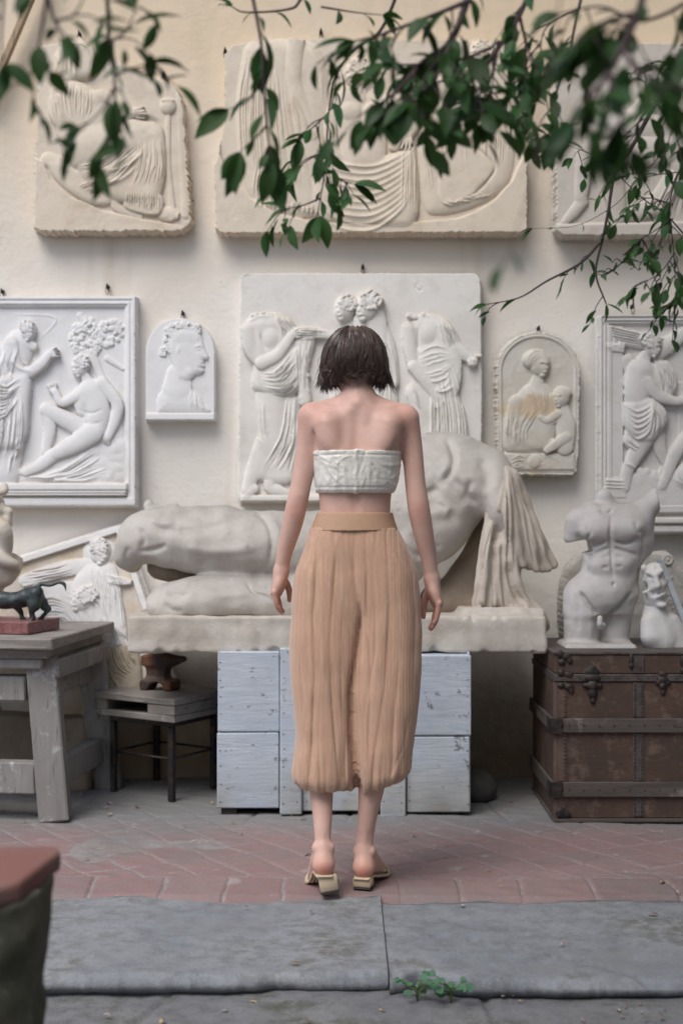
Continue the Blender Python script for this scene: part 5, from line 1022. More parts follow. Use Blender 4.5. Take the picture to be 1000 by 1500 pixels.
# foreground column with a red top, dark round stone
def column():
    root = thing('stone_pedestal', 'mossy stone pedestal with a chipped red tile top at the near left', 'pedestal', (-.62, 2.27, -.06))
    zt = .575; pl = [(-1.0, 2.08), (-.535, 2.09), (-.485, 2.15), (-.462, 2.345), (-.475, 2.385), (-1.0, 2.39)]
    v = Vol((-1.05, 2.0, zt-.08), (-.42, 2.45, zt+.03), .005)
    X, Yg = np.meshgrid(v.ax[0], v.ax[1], indexing='ij'); sdd = -sdpoly(X, Yg, pl); z = v.ax[2]; q1 = sdd[:, :, None]+.006; q2 = (np.abs(z-(zt-.016))-.016+.006)[None, None, :]
    v.F = (np.sqrt(np.maximum(q1, 0)**2+np.maximum(q2, 0)**2)+np.minimum(np.maximum(q1, q2), 0)-.006).astype(np.float32); v.noise(.002, 25, 3)
    k = NT('red_tile_top'); n = k.noise(7, 6, .7); m = k.out(k.mix(k.rng(n, .42, .66), (.215, .095, .08), (.19, .14, .115)), .8, k.noise(40, 4), .004, .5); vol_obj(v, 'tile_top', m, root)
    v = Vol((-1.0, 2.05, -.09), (-.42, 2.42, .56), .007)
    v.loft([(-.08, -.66, 2.24, .20, .155), (.05, -.66, 2.24, .195, .15), (.18, -.66, 2.24, .178, .14), (.34, -.66, 2.24, .180, .14), (.47, -.66, 2.24, .188, .142), (.545, -.66, 2.24, .188, .14)], 0, e=3.5)
    v.noise(.005, 18, 3); v.noise(.003, 60, 4)
    k = NT('mossy_dark_stone'); n = k.noise(6, 6, .7); f = k.noise(30, 6, .75); z = k.pos(2)
    c = k.mix(k.rng(n, .38, .62), (.115, .105, .075), (.065, .065, .045)); c = k.mix(k.rng(f, .55, .7, 0, .8), c, (.20, .20, .18)); vol_obj(v, 'stone_shaft', k.out(c, .9, k.math('ADD', n, f), .015, .7), root)
column()
v = Vol(P(640, 1180, 5.4), P(740, 1100, 5.85), .008); v.ell(P(692, 1144, 5.62), (.10, .10, .075), None, 0); v.noise(.008, 10, 2); v.noise(.003, 30, 3); V, F = v.mesh(); V[:, 2] -= V[:, 2].min()+.008-.012
k = NT('dark_boulder'); o = mesh('round_stone', V, F, k.out(k.mix(k.noise(9, 5), (.05, .048, .044), (.12, .115, .105)), .85, k.noise(30, 5), .006, .5)); setback(o); tag(o, 'dark round stone on the floor between the chest and the trunk', 'stone')
v = Vol((-1.55, 5.72, -.02), (-.98, 6.0, .34), .012); v.box((-1.27, 5.87, .15), (.24, .09, .155), None, .02); v.noise(.006, 14, 3); V, F = v.mesh(); o = mesh('stone_block', V, F, ROCK); setback(o); tag(o, 'rough dark stone block on the floor behind the work stand', 'stone block')
# iron hooks above the reliefs
def hook(px, py, n=0):
    p = P(px, py, WALL-.02); b = MB()
    b.tube([p+[0, .04, .012], p+[0, -.015, .012], p+[0, -.03, .010], p+[0, -.034, .030]], [.006, .006, .006, .005], 7); b.tube(catmull([p+[-.008, -.02, .010], p+[-.010, -.025, -.02], p+[.0, -.028, -.045], p+[.010, -.025, -.02], p+[.008, -.02, .010]], 4), .0022, 5); b.box(p+[-.010, -.012, .0], p+[.010, .03, .026], None, .003)
    b.V = [tuple(p+(np.array(q)-p)*.62) for q in b.V]
    return setback(b.build('wall_hook', IRON, None, True))
for px, py, lab in ((158, 423, 'black iron hook above the white framed relief, right one of its pair'), (4, 430, 'black iron hook above the white framed relief, left one at the photo edge'), (268, 462, 'tiny iron hook over the small arched portrait plaque'), (240, 113, 'rusty iron hook on the sloping edge of the seated veiled figure relief'), (117, 53, 'small iron hook at the peak of the seated veiled figure relief'), (531, 394, 'iron hook over the middle of the headless figures relief'), (470, 50, 'iron hook over the widest relief on the wall'), (925, 452, 'iron hook above the grey framed relief beside the torso'), (788, 484, 'small iron hook at the top of the ochre stained arched plaque'), (330, 78, 'iron nail hook at the upper left corner of the widest relief')):
    tag(hook(px, py), lab, 'hook', 'iron hooks holding the reliefs')
# brown wooden brace at the upper left corner
b = MB(); b.box((-.014, -.02, 0), (.014, .02, .62), frame_from(P(-18, 150, 6.0), P(58, -30, 6.0)), .004, .002); o = b.build('wooden_brace', wood('tan_timber', (.46, .34, .22), (.34, .24, .15), (1, 1, .12))); setback(o); tag(o, 'tan wooden brace slanting across the top left corner of the wall', 'brace')
# litter on the floor
def litter():
    rr = np.random.RandomState(21); b = MB()
    for i in range(260):
        x = rr.uniform(-1.4, 1.2); y = rr.choice([rr.uniform(5.3, 6.02), rr.uniform(4.2, 5.4), rr.uniform(3.42, 4.2), rr.uniform(3.25, 3.47)], p=[.45, .2, .12, .23]); z = .006 if y > 4.2 else (-.001 if y > 3.5 else -.05)
        r = rr.uniform(.003, .011) if rr.rand() < .85 else rr.uniform(.010, .018); a = rr.uniform(0, 3.1); M = rotz(a, (x, y, z)); t = rr.uniform(-.5, .5)
        V = [(-r, 0, 0), (-.3*r, .45*r, .3*r), (.5*r, .4*r, .15*r), (r, 0, t*r), (.4*r, -.42*r, .1*r), (-.4*r, -.4*r, .35*r), (0, 0, .45*r)]
        V = np.array(V)@M[:3, :3].T+M[:3, 3]; b.add(V, [(0, 1, 6), (1, 2, 6), (2, 3, 6), (3, 4, 6), (4, 5, 6), (5, 0, 6)])
    k = NT('dry_leaf_litter'); m = k.out(k.ramp(k.vor(30, None, 'F1', 'Color'), (0, (.13, .09, .06)), (.45, (.24, .15, .10)), (.6, (.3, .28, .25)), (.9, (.42, .28, .12))), .9)
    tag(b.build('dry_leaf_litter', m), 'dry leaf scraps and grit scattered over the stone floor', 'leaf litter', kind='stuff')
litter()
def weed(px, py, Y, seed, n, lab):
    rr = np.random.RandomState(seed); base = P(px, py, Y); base[2] = -.055; root = thing('small_weed', lab, 'weed', tuple(base), 'weeds at the step edge'); s = MB(); l = MB()
    for i in range(n):
        a = rr.uniform(0, 6.28); L = rr.uniform(.035, .095); tip = base+[math.cos(a)*L*.7, math.sin(a)*L*.5-.01, L*.75]; s.tube(catmull([base, base+[0, 0, L*.4], tip], 3), [.0012]*7, 5)
        r = rr.uniform(.009, .017); q = np.array([(0, 0, 0), (.5, .55, .1), (.1, 1.1, .05), (-.5, .9, .0), (-.9, .5, -.1), (-.7, -.2, -.05), (-.2, -.6, 0), (.4, -.4, .1)])*r
        M = rotz(rr.uniform(0, 6.28), tip)[:3, :3]; tl = np.array([[1, 0, 0], [0, .8, -.6], [0, .6, .8]]); l.add((q@M.T)@tl.T+tip, [(0, 1, 2), (0, 2, 3), (0, 3, 4), (0, 4, 5), (0, 5, 6), (0, 6, 7), (0, 7, 1)])
    k = NT('weed_green'); s.build('stem', k.out((.06, .09, .03), .7), root, True); k = NT('weed_leaf'); l.build('leaves', k.out(k.mix(k.noise(30, 3), (.045, .12, .06), (.07, .16, .09)), .55), root, True)
weed(611, 1470, 3.44, 1, 16, 'round leaved green weed under the step, left one of two'); weed(660, 1465, 3.44, 2, 15, 'green weed in the step notch, right one of two')
# ---------------------------------------------------------------- the woman, seen from behind
def person():
    Y0 = 4.26; k = Y0/FPX
    B = lambda px, py, dy=0.: P(px, py, Y0+dy)
    root = thing('person', 'woman seen from behind in white bandeau top, sand balloon trousers and beige mules', 'person', (B(522, 1307)[0], Y0, .0))
    # ------------ body
    v = Vol(B(385, 1318, -.20), B(660, 468, .34), .0036)
    def ch(pts, rad, kk=.02, op='add', n=6): v.chain([B(*p) for p in pts], np.array(rad)*k, kk, op, n)
    def gr(pts, w, d, n=6, taper=.3): v.groove([B(*p) for p in pts], w*k, d, n, taper)
    rows = [(597, 525, 54, 24), (610, 525, 67, 31), (630, 525, 71, 36), (645, 525, 68, 39), (660, 524, 64, 40), (690, 522, 59, 40), (722, 520, 53.5, 37), (745, 520, 51.5, 36), (765, 519, 52, 36), (800, 520, 55, 38), (850, 521, 58, 38), (880, 521, 56, 34)]
    v.loft([(B(0, y)[2], B(c, y)[0], Y0+.004, a*k, b*k) for y, c, a, b in rows], .02, e=2.3)
    ch([(524, 606, .0), (524, 588, .010), (524, 566, .028), (522, 545, .05)], [30, 24.5, 21.5, 22.5], .022)                     # neck
    ch([(510, 586, .012), (488, 594, .006), (466, 601, .002), (456, 606, .0)], [12, 11.5, 12.5, 15.5], .025); ch([(538, 586, .012), (562, 595, .006), (584, 603, .002), (594, 609, .0)], [12, 11.5, 12.5, 15.5], .025)   # trapezius
    ch([(456.5, 613, .0), (450, 655, .002), (441, 708, -.004), (434, 742, -.008), (427, 772, .004), (417, 808, .022), (412, 836, .032)], [20.5, 16.5, 15, 15.5, 14.5, 11.8, 10.2], .016)
    ch([(594, 616, .0), (603, 656, .002), (608, 708, -.004), (613, 744, -.008), (619, 776, .004), (627, 816, .022), (632, 847, .032)], [20, 15.5, 15, 16, 15, 12, 10.4], .016)
    # shoulder blades, spine, lower back
    ch([(478, 622, -.052), (484, 650, -.060), (492, 668, -.056)], [16, 14, 9], .04); ch([(570, 622, -.052), (562, 650, -.060), (552, 668, -.056)], [16, 14, 9], .04)
    gr([(523, 592, -.06), (522, 630, -.075), (521, 690, -.078), (521, 752, -.075)], 8, .012, taper=.15); gr([(522, 712, -.085), (521.5, 740, -.082), (521, 762, -.08)], 4.5, .014, taper=.05); gr([(512, 600, -.07), (505, 630, -.085), (506, 662, -.09)], 8, .007)
    
    gr([(470, 632, -.06), (474, 655, -.07), (486, 674, -.075)], 6, .003); gr([(579, 632, -.06), (575, 655, -.07), (562, 674, -.075)], 6, .003)
    gr([(462, 625, -.05), (461, 645, -.045), (461, 664, -.04)], 5, .006); gr([(588, 625, -.05), (589, 645, -.045), (588, 664, -.04)], 5, .006)
    gr([(523, 566, -.01), (524, 584, -.035)], 5, -.003); v.ell(B(523, 590, -.042), np.array([6, 5, 6])*k, None, .02)
    gr([(440, 726, -.035), (436, 752, -.038)], 12, .002)
    # head (bowed), face on the far side
    hc = B(520, 528, .055); v.ell(hc, (.068, .082, .088), None, .02); v.ell(B(517, 545, .085), (.058, .066, .080), None, .02); v.ell(B(515, 565, .115), (.028, .030, .026), None, .02)
    v.cone(B(517, 531, .128), B(516, 545, .146), .008, .0115, .014); v.ell(B(516, 555, .136), (.020, .012, .008), None, .01); v.groove([B(508, 555, .148), B(524, 555, .148)], .004, .003, 0)
    for sx in (-1, 1):
        v.ell(B(517+sx*14, 530, .136), (.015, .010, .010), None, .008, 'sub'); v.ell(B(517+sx*14, 531, .124), (.012, .012, .010), None, .004); v.groove([B(517+sx*6, 524, .145), B(517+sx*22, 525, .135)], .005, -.003, 0)
        v.ell(B(520+sx*37, 536, .05), (.008, .018, .028), None, .006)
    # legs and feet
    ch([(494, 870, .0), (484, 980, .005), (476, 1080, .01), (470.5, 1130, .018), (470.5, 1161, .0), (472, 1192, -.02), (472.5, 1226, -.042), (473, 1248, -.047)], [30, 27, 21, 18.5, 17.3, 14.4, 11.8, 12.2], .02)
    ch([(552, 870, .0), (550, 980, .005), (548, 1080, .01), (546, 1125, .018), (543.5, 1155, .016), (538.5, 1192, .022), (534.5, 1224, .03), (533, 1250, .034)], [30, 27, 22, 20.5, 18.8, 14.6, 12.6, 12.6], .02)
    gr([(466, 1215, -.065), (467, 1240, -.07)], 4, .003); gr([(479, 1215, -.065), (480, 1240, -.07)], 4, .003); gr([(528, 1215, .005), (527, 1240, .008)], 4, .003); gr([(541, 1215, .005), (541, 1240, .008)], 4, .003)
    feet = {}
    for nm, x, py, d, zz, tw in (('l', 474, 1265, (-.10, 1), .012, 0), ('r', 532.5, 1269, (.26, 1), 0., 0)):
        h = B(x, py, -.065 if nm == 'l' else .015); f = np.array([d[0], d[1], 0]); f /= np.linalg.norm(f); s = np.array([f[1], -f[0], 0]); feet[nm] = (h, f, s, zz)
        Q = lambda a, b, z: np.array([h[0], h[1], 0])+f*a+s*b+np.array([0, 0, z])
        z0 = h[2]; v.ell(h+[0, 0, -.003], (.0275, .030, .028), None, .012)
        v.chain([Q(.02, 0, z0+.03), Q(.05, 0, z0+.02), Q(.10, 0, .062), Q(.15, 0, .034)], [.027, .029, .028, .022], .02, 'add', 5)
        v.chain([Q(.0, 0, z0-.004), Q(.07, .004, z0-.012), Q(.15, .018, .024), Q(.165, .022, .02)], [.024, .022, .020, .016], .02, 'add', 5); v.chain([Q(.0, 0, z0-.004), Q(.07, -.008, z0-.012), Q(.145, -.020, .024)], [.024, .022, .018], .02, 'add', 5)
        sg = 1 if nm == 'l' else -1
        for i, (b, L, r) in enumerate(((.026, .052, .0105), (.010, .05, .0078), (-.002, .044, .0074), (-.014, .038, .007), (-.025, .030, .0068))): v.cone(Q(.160-.006*i, sg*b, .019), Q(.160-.006*i+L, sg*b*1.1, .013), r, r*.85, .004)
        v.chain([h+[0, .012, .045], h+[0, .004, .018], h], [.019, .0225, .025], .015)
        for b in (-1, 1): v.ell(Q(.012, b*.026, h[2]+.045), (.006, .010, .009), None, .014)
    # hands: palm, four separate curled fingers and a thumb leaving its side
    def hand(w, pal, kn, mid, tip, th, sg):
        v.chain([B(*w), B(*pal), B(*kn)], np.array([10, 10.5, 8.5])*k, .012, 'add', 4)
        for d in (-.020, -.006, .010): v.chain([B(w[0], w[1], w[2]), B(pal[0]-sg*1.5, pal[1], pal[2]+d), B(kn[0]-sg*2, kn[1], kn[2]+d*1.3)], np.array([9, 8.0, 6.0])*k, .010, 'add', 4)
        for i, (dd, L) in enumerate(((-.033, .80), (-.011, .98), (.011, 1.05), (.032, 1.0))):
            a = np.array([kn[0]-sg*3+sg*.8*i, kn[1]-1, kn[2]+dd]); m = np.array([mid[0]+sg*1.5*i, kn[1]+(mid[1]-kn[1])*L, mid[2]+dd*.95]); t = np.array([tip[0]-sg*2*(3-i), kn[1]+(tip[1]-kn[1])*L, tip[2]+dd*.85])
            q = (m+t)/2+[-sg*1.0, 2.0, 0]
            v.chain([B(*a), B(*((a+m)/2)), B(*m), B(*q), B(*t)], np.array([4.5, 4.1, 4.2, 3.6, 3.0])*k, .0025, 'add', 4)
        v.chain([B(*p) for p in th], np.array([6.2, 5.2, 4.6, 3.6])*k, .006, 'add', 4)
    hand((412, 836, .032), (410, 853, .038), (405, 868, .042), (404, 883, .046), (415, 896, .05), [(415, 848, .055), (421, 858, .068), (424, 868, .072), (424, 879, .074)], 1)
    hand((632, 847, .032), (634, 866, .038), (640, 884, .042), (641, 900, .046), (629, 920, .05), [(629, 862, .055), (623, 876, .068), (620, 889, .072), (620, 904, .074)], -1)
    V, F = v.mesh()
    t = np.zeros(len(V))
    for c, r, a in ((feet['l'][0]+[0, -.02, -.012], .026, 1.1), (feet['r'][0]+[0, -.02, -.012], .026, 1.1), (B(433, 748, -.04), .03, .45), (B(614, 748, -.04), .03, .45), (B(408, 878, .04), .045, .5), (B(636, 895, .04), .05, .5), (B(452, 606, -.02), .06, .3), (B(597, 608, -.02), .06, .3), (B(472, 1246), .04, .2)): t += a*np.exp(-((V-c)**2).sum(1)/r**2)
    K = NT('skin'); n = K.noise(28, 4, .6); a = K.attr()
    c = K.mix(K.rng(n, .35, .65), (.66, .425, .345), (.62, .385, .305)); c = K.mix(K.math('MINIMUM', a, 1.), c, (.56, .22, .16)); c = K.mix(K.rng(K.noise(5, 3), .5, .7, 0, .3), c, (.58, .33, .27))
    skin = K.out(c, .48, K.math('ADD', K.noise(220, 2), K.math('MULTIPLY', K.vor(420), .6)), .0009, .4, .35, Subsurface_Weight=.18, Subsurface_Scale=.012)
    skin.node_tree.nodes['Principled BSDF'].inputs['Subsurface Radius'].default_value = (1, .35, .2)
    mesh('body', V, F, skin, root, attr=np.clip(t, 0, 1.2))
    # ------------ hair
    v = Vol(B(455, 580, -.10), B(585, 468, .20), .0035)
    hr = [(477.5, 521, 13, 14, .035), (483, 520, 25, 29, .035), (492, 519.5, 34, 40, .04), (505, 519, 41, 46, .042), (520, 518.5, 44.5, 48, .042), (535, 518.5, 46.5, 47, .042), (550, 519, 46, 42, .042), (560, 519.5, 41, 37, .042)]
    v.loft([(B(0, y)[2], B(c, y, d)[0], Y0+d, a*k, b*k) for y, c, a, b, d in hr], .01, e=2.1)
    v.ell(B(523, 575, .0), np.array([29, 60, 31])*k, None, .02, 'sub'); v.ell(B(517, 560, .17), np.array([33, 50, 40])*k, None, .01, 'sub'); v.ell(B(521, 566, .06), np.array([36, 40, 18])*k, None, .01, 'sub')
    V, F = v.mesh(); N = v.normals(V); th = np.arctan2(V[:, 0]-B(519, 0)[0], Y0+.04-V[:, 1]); V = V+N*(.0050*snoise(np.stack([th*7, V[:, 2]*16], -1), 1, 2)+.0022*np.sin(th*23+3*snoise(V, 12, 2))+.0014*np.sin(th*51+snoise(V, 20, 5)*2))[:, None]
    K = NT('dark_brown_hair'); hair = K.out(K.mix(K.noise(40, 2, .5, K.map((1, 1, .1))), (.032, .020, .018), (.12, .075, .06)), .30, None, spec=.6)
    ho = mesh('hair', V, F, hair, root)
    rr = np.random.RandomState(4); H = np.array(hr); SV, SF = [], []; nV = 0
    CL = [(rr.uniform(-2.05, 2.05), rr.normal(0, .26), rr.normal(0, 7.0), rr.uniform(0, 6.28), rr.uniform(.05, .20), rr.normal(0, .55), rr.uniform(-.015, .075), rr.uniform(478, 538)) for _ in range(150)]
    for i in range(3400):
        c_th, c_dr, c_end, c_ph, c_wv, c_fl, c_up, c_y0 = CL[rr.randint(150)]
        th0 = c_th+rr.normal(0, .05); th1 = th0+c_dr+rr.normal(0, .05)+.04; ec = 540+24*min(1, abs(th0)/1.3)**1.5+c_end*.9+rr.normal(0, 2.2); y0 = c_y0+rr.uniform(-6, 10); y0 = max(y0, 476.8)
        ys = np.linspace(y0, ec, 9); s = np.linspace(0, 1, 9); th = th0+(th1-th0)*s+c_wv*np.sin(s*5+c_ph)*s; q = rr.uniform(.985, 1.035)+c_up*np.sin(s*2.8)+.02*np.sin(s*6+c_ph*2)*s+.015*s**3*rr.normal(.3, 1)
        yc = np.minimum(ys, 561); cx, hw, ry, dy = [np.interp(yc, H[:, 0], H[:, j]) for j in (1, 2, 3, 4)]
        fl = np.maximum(ys-543, 0)*(c_fl*.6-.15+rr.normal(0, .10))
        pts = np.array([B(c+(a*qq)*math.sin(t_)+f*np.sign(t_), y, d-b*qq*k*math.cos(t_)) for c, a, qq, t_, y, d, b, f in zip(cx, hw, q, th, ys, dy, ry, fl)])
        Vt, Ft = tube(pts, np.array([.0006, .0011, .0013, .0014, .0014, .0013, .0011, .0008, .0003])*rr.uniform(.7, 1.3), 3, False)
        SV.append(Vt); SF += [tuple(x+nV for x in f) for f in Ft]; nV += len(Vt)
    for i in range(70):      # flyaways
        t0 = rr.uniform(-1.9, 1.9); y0 = rr.uniform(490, 550); cx, hw, ry, dy = [np.interp(y0, H[:, 0], H[:, j]) for j in (1, 2, 3, 4)]; a = B(cx+hw*math.sin(t0), y0, dy-ry*k*math.cos(t0)); o = np.array([math.sin(t0), -math.cos(t0), 0])
        e1 = a+o*rr.uniform(.004, .016)+[rr.normal(0, .01), 0, -rr.uniform(.0, .03)]; e2 = e1+o*rr.normal(.0, .010)+[rr.normal(0, .012), 0, -rr.uniform(.01, .04)]; Vt, Ft = tube(catmull([a, e1, e2], 4), np.linspace(.0007, .0003, 9), 3, False)
        SV.append(Vt); SF += [tuple(x+nV for x in f) for f in Ft]; nV += len(Vt)
    mesh('hair_strands', np.vstack(SV), np.array(SF, np.int32), hair, ho)
    # ------------ bandeau top
    v = Vol(B(440, 735, -.14), B(605, 650, .14), .0026)
    br = [(722.5, 520, 55.5, 42), (718, 520.5, 58.5, 46), (708, 521.5, 61.5, 49), (692, 522.5, 63, 50.5), (676, 523, 64.5, 52), (667, 523, 65, 53), (661, 523, 65.2, 53)]
    v.loft([(B(0, y)[2], B(c, y)[0], Y0+.004, a*k, b*k) for y, c, a, b in br], 0, e=2.3)
    V, F = v.mesh(); N = v.normals(V); px = 500+V[:, 0]*FPX/Y0; py = 750-(V[:, 2]-CZ)*FPX/Y0; rr = np.random.RandomState(2); d = np.zeros(len(V))
    for i in range(80):      # creases: short curved ridges
        x0, y0, a, L, w, h = rr.uniform(455, 590), rr.uniform(664, 718), rr.normal(1.2, .7), rr.uniform(10, 34), rr.uniform(1.4, 3.2), rr.normal(.0001, .0008)
        ux, uy = math.cos(a), math.sin(a); s = (px-x0)*ux+(py-y0)*uy; e = -(px-x0)*uy+(py-y0)*ux+.012*s*s*rr.normal(); d += h*np.exp(-(e/w)**2-(s/L)**2)
    for sx in (-1, 1):
        for c in range(5): xx = 522+sx*(8+10*c); e = (px-xx)-(py-690)*sx*.5*(c/4-.4); d += .0022*np.exp(-(e/3)**2-((py-692-4*c)/14)**2)*rr.uniform(.3, 1.2)
    ed = np.exp(-((py-663)/4.5)**2)+np.exp(-((py-719)/4.5)**2); d += ed*(.0006*np.sin(px*1.55)+.0004*np.sin(px*2.4+1)); d -= .0018*(np.exp(-((py-668)/1.6)**2)+np.exp(-((py-714.5)/1.6)**2))
    d += .003*np.exp(-((px-521-1.2*np.sin(py*.25))/3.0)**2)
    V = V+N*d[:, None]
    K = NT('ivory_satin'); n = K.noise(60, 4, .7); mesh('bandeau_top', V, F, K.out(K.mix(K.rng(K.noise(12, 4), .4, .65), (.80, .765, .69), (.73, .69, .61)), .30, K.math('ADD', n, K.noise(16, 4, .6, None, 1.5)), .004, .5, .5, Sheen_Weight=.2), root)
    # ------------ balloon trousers
    v = Vol(B(415, 1178, -.19), B(630, 745, .19), .0036)
    LL = [(775, 457, 548, 42), (800, 449, 549, 46), (850, 435, 549, 50), (900, 429, 546, 51), (965, 426, 538, 51), (1027, 430, 530, 50), (1075, 433, 529, 49), (1103, 431, 530, 49), (1130, 428, 529, 48), (1145, 429, 526, 45), (1156, 437, 520, 38), (1163, 446, 509, 29)]
    RR = [(775, 492, 580, 42), (810, 494, 597, 47), (850, 499, 607, 50), (900, 504, 614, 51), (965, 503, 616, 51), (1020, 501, 613, 50), (1060, 504, 609, 48), (1103, 508, 603, 47), (1130, 512, 601, 45), (1144, 518, 599, 41), (1153, 525, 592, 34), (1160, 533, 582, 26)]
    for rw, cyy in ((LL, .0), (RR, .0)): v.loft([(B(0, y)[2], (B(a, y)[0]+B(b, y)[0])/2, Y0+.006+cyy, (b-a)/2*k, q*k) for y, a, b, q in rw], .016, e=2.3)
    v.loft([(B(0, y)[2], B((a+b)/2, y)[0], Y0+.005, (b-a)/2*k, q*k) for y, a, b, q in ((764, 464, 573, 40), (777, 456.5, 579.5, 44), (810, 448, 594, 49), (850, 436, 606, 50), (890, 440, 603, 46), (930, 460, 585, 34), (960, 490, 550, 22))], .02, e=2.2)
    V, F = v.mesh(); N = v.normals(V); px = 500+V[:, 0]*FPX/Y0; py = 750-(V[:, 2]-CZ)*FPX/Y0; rr = np.random.RandomState(6); d = np.zeros(len(V))
    back = np.clip((Y0+.02-V[:, 1])/.03, 0, 1)
    fade = np.clip((py-772)/60, 0, 1)
    CR = [([(780, 466), (800, 463), (900, 457), (990, 461), (1150, 450)], 9, .010, 1), ([(795, 492), (830, 489), (930, 483), (1030, 487), (1150, 497)], 11, .009, 1), ([(790, 516), (840, 519), (900, 526), (960, 519), (1010, 515), (1150, 520)], 9, .008, -1), ([(800, 535), (830, 536), (900, 534), (980, 541), (1090, 538)], 9, .006, 1), ([(782, 564), (880, 569), (1000, 561), (1090, 548), (1150, 543)], 12, .009, 1), ([(782, 590), (840, 602), (900, 607), (1000, 603)], 8, .008, -1), ([(940, 585), (1040, 577), (1120, 574), (1150, 570)], 9, .007, -1), ([(840, 443), (900, 437), (980, 440), (1060, 446)], 7, .006, 1), ([(1010, 470), (1080, 466), (1150, 472)], 8, .006, -1), ([(1040, 592), (1130, 590)], 7, .005, 1), ([(860, 505), (940, 500), (1040, 503)], 8, .005, 1), ([(850, 551), (950, 549), (1050, 530)], 8, .005, -1), ([(1060, 508), (1150, 510)], 6, .006, -1), ([(1080, 560), (1150, 556)], 6, .006, 1)]
    G = np.stack([px*.05, py*.007], -1); d += fade*(.0050*snoise(G, .9, 31, 9)); G = np.stack([px*.16, py*.09], -1); d += fade*.0006*snoise(G, 1.2, 34, 11)
    CR += [([(1000, 436), (1060, 448), (1140, 474)], 8, .006, 1), ([(1040, 600), (1090, 588), (1140, 570)], 8, .006, -1), ([(1080, 448), (1140, 452)], 6, .006, 1)]
    for c, w, h, sg in CR:
        c = np.array(c, float); x = np.interp(py, c[:, 0], c[:, 1])+.7*np.sin(py*.022+c[0, 1]); f = np.clip((py-c[0, 0])/45, 0, 1)*np.clip((c[-1, 0]+25-py)/45, 0, 1)*(.75+.35*np.sin(py*.03+c[0, 1]))
        e = (px-x)*sg; d -= .85*f*h*np.where(e > 0, np.exp(-e/w), np.exp(e/1.7))*back
    xc = np.interp(py, [860, 900, 960, 1011, 1080, 1120, 1165], [525, 527, 520, 514, 516, 520, 524]); d -= np.clip((py-865)/50, 0, 1)*.024*np.exp(-np.abs((px-xc)/np.where(px > xc, 4.5, 2.0))**1.2)*back
    for i in range(34):
        x0, y0, L, w, h, sl = rr.uniform(428, 612), rr.uniform(790, 1140), rr.uniform(18, 75), rr.uniform(1.2, 2.6), rr.normal(0, .0007), rr.normal(0, .12)
        d += h*np.exp(-((px-x0-sl*(py-y0))/w)**2-((py-y0)/L)**2)
    ang = np.arctan2(V[:, 1]-Y0, V[:, 0]-np.where(px < 519, B(473, 0)[0], B(560, 0)[0]))
    hm = np.clip((py-1085)/65, 0, 1); d += hm*.0017*(np.sin(ang*7+2.2*np.sin(ang*3))+.7*np.sin(ang*13+1.5*np.sin(ang*2+1))+.5*np.sin(ang*23+2*np.sin(ang*4)))
    wf = np.exp(-np.maximum(py-776, 0)/26); d += wf*.0009*(np.sin(px*.42)+.7*np.sin(px*.83+1)+.6*np.sin(px*1.6))
    d += .0004*np.sin(px*1.5+2.5*snoise(V, 14, 3))*fade
    V = V+N*d[:, None]
    hemz = np.clip((py-1090)/75, 0, 1); V[:, 2] += hemz*k*(np.clip((px-545)/50, 0, 1)*22+np.clip((470-px)/30, 0, 1)*5-np.exp(-((px-531)/9)**2)*7)
    K = NT('sand_crinkle_cotton'); cr = K.noise(70, 5, .7, K.map((1.3, 1.3, .45))); wv = K.noise(260, 3, .6, K.map((1, 1, .6)))
    c = K.mix(K.rng(cr, .35, .68), (.58, .365, .25), (.54, .33, .225)); c = K.mix(K.rng(K.noise(95, 4, .65, K.map((1, 1, .05))), .40, .66, 0, .5), c, (.42, .24, .155)); c = K.mix(K.rng(K.noise(60, 3, .6, K.map((1, 1, .09))), .56, .72, 0, .5), c, (.64, .43, .32)); cloth = K.out(c, .8, K.math('ADD', cr, K.math('MULTIPLY', wv, .6)), .0028, .4, .2, Sheen_Weight=.35, Sheen_Roughness=.5)
    to = mesh('trousers', V, F, cloth, root)
    v = Vol(B(445, 785, -.13), B(595, 740, .13), .003)
    v.loft([(B(0, y)[2], B((a+b)/2, y)[0], Y0+.005, (b-a)/2*k, q*k) for y, a, b, q in ((751, 464.5, 575, 42), (763, 459.5, 578, 45.5), (777, 453.5, 583, 49))], 0, e=2.2)
    V, F = v.mesh(); N = v.normals(V); V = V+N*(.0007*snoise(V, 40, 3))[:, None]
    K = NT('sand_waistband_cotton'); mesh('waistband', V, F, K.out(K.mix(K.noise(80, 3, .6, K.map((.3, 1, 1))), (.50, .32, .205), (.44, .27, .175)), .8, K.noise(200, 3), .002, .4, .2), to)
    # ------------ mules with block heels
    K = NT('beige_leather'); n = K.noise(40, 4); LEA = K.out(K.mix(n, (.58, .47, .33), (.50, .39, .27)), .55, n, .001, .4); K = NT('dark_heel_tip'); TIP = K.out((.03, .027, .025), .6)
    for nm in ('l', 'r'):
        h, f, s, zz = feet[nm]; Q = lambda a, b, z: np.array([h[0], h[1], 0])+f*a+s*b+np.array([0, 0, z]); z0 = h[2]; sg = 1 if nm == 'l' else -1
        sh = thing('mule_shoe', None, None); sh.parent = root; sh.location = np.array([h[0], h[1], 0])-np.array(root.location)
        v = Vol(Q(.09, 0, .045)-[.14, .17, .075], Q(.09, 0, .045)+[.14, .17, .09], .0032)
        top = [(-.030, z0-.031, .021), (.02, z0-.033, .025), (.07, z0-.046, .026), (.12, .014, .034), (.16, .0065, .038), (.20, .0065, .034), (.225, .0065, .022)]
        pts = catmull(top, 6)
        for a, z, w_ in pts:
            for b in np.linspace(-1, 1, 7): v.cone(Q(a, b*w_, z), Q(a+.006, b*w_, z), .0042, .0042, .003)
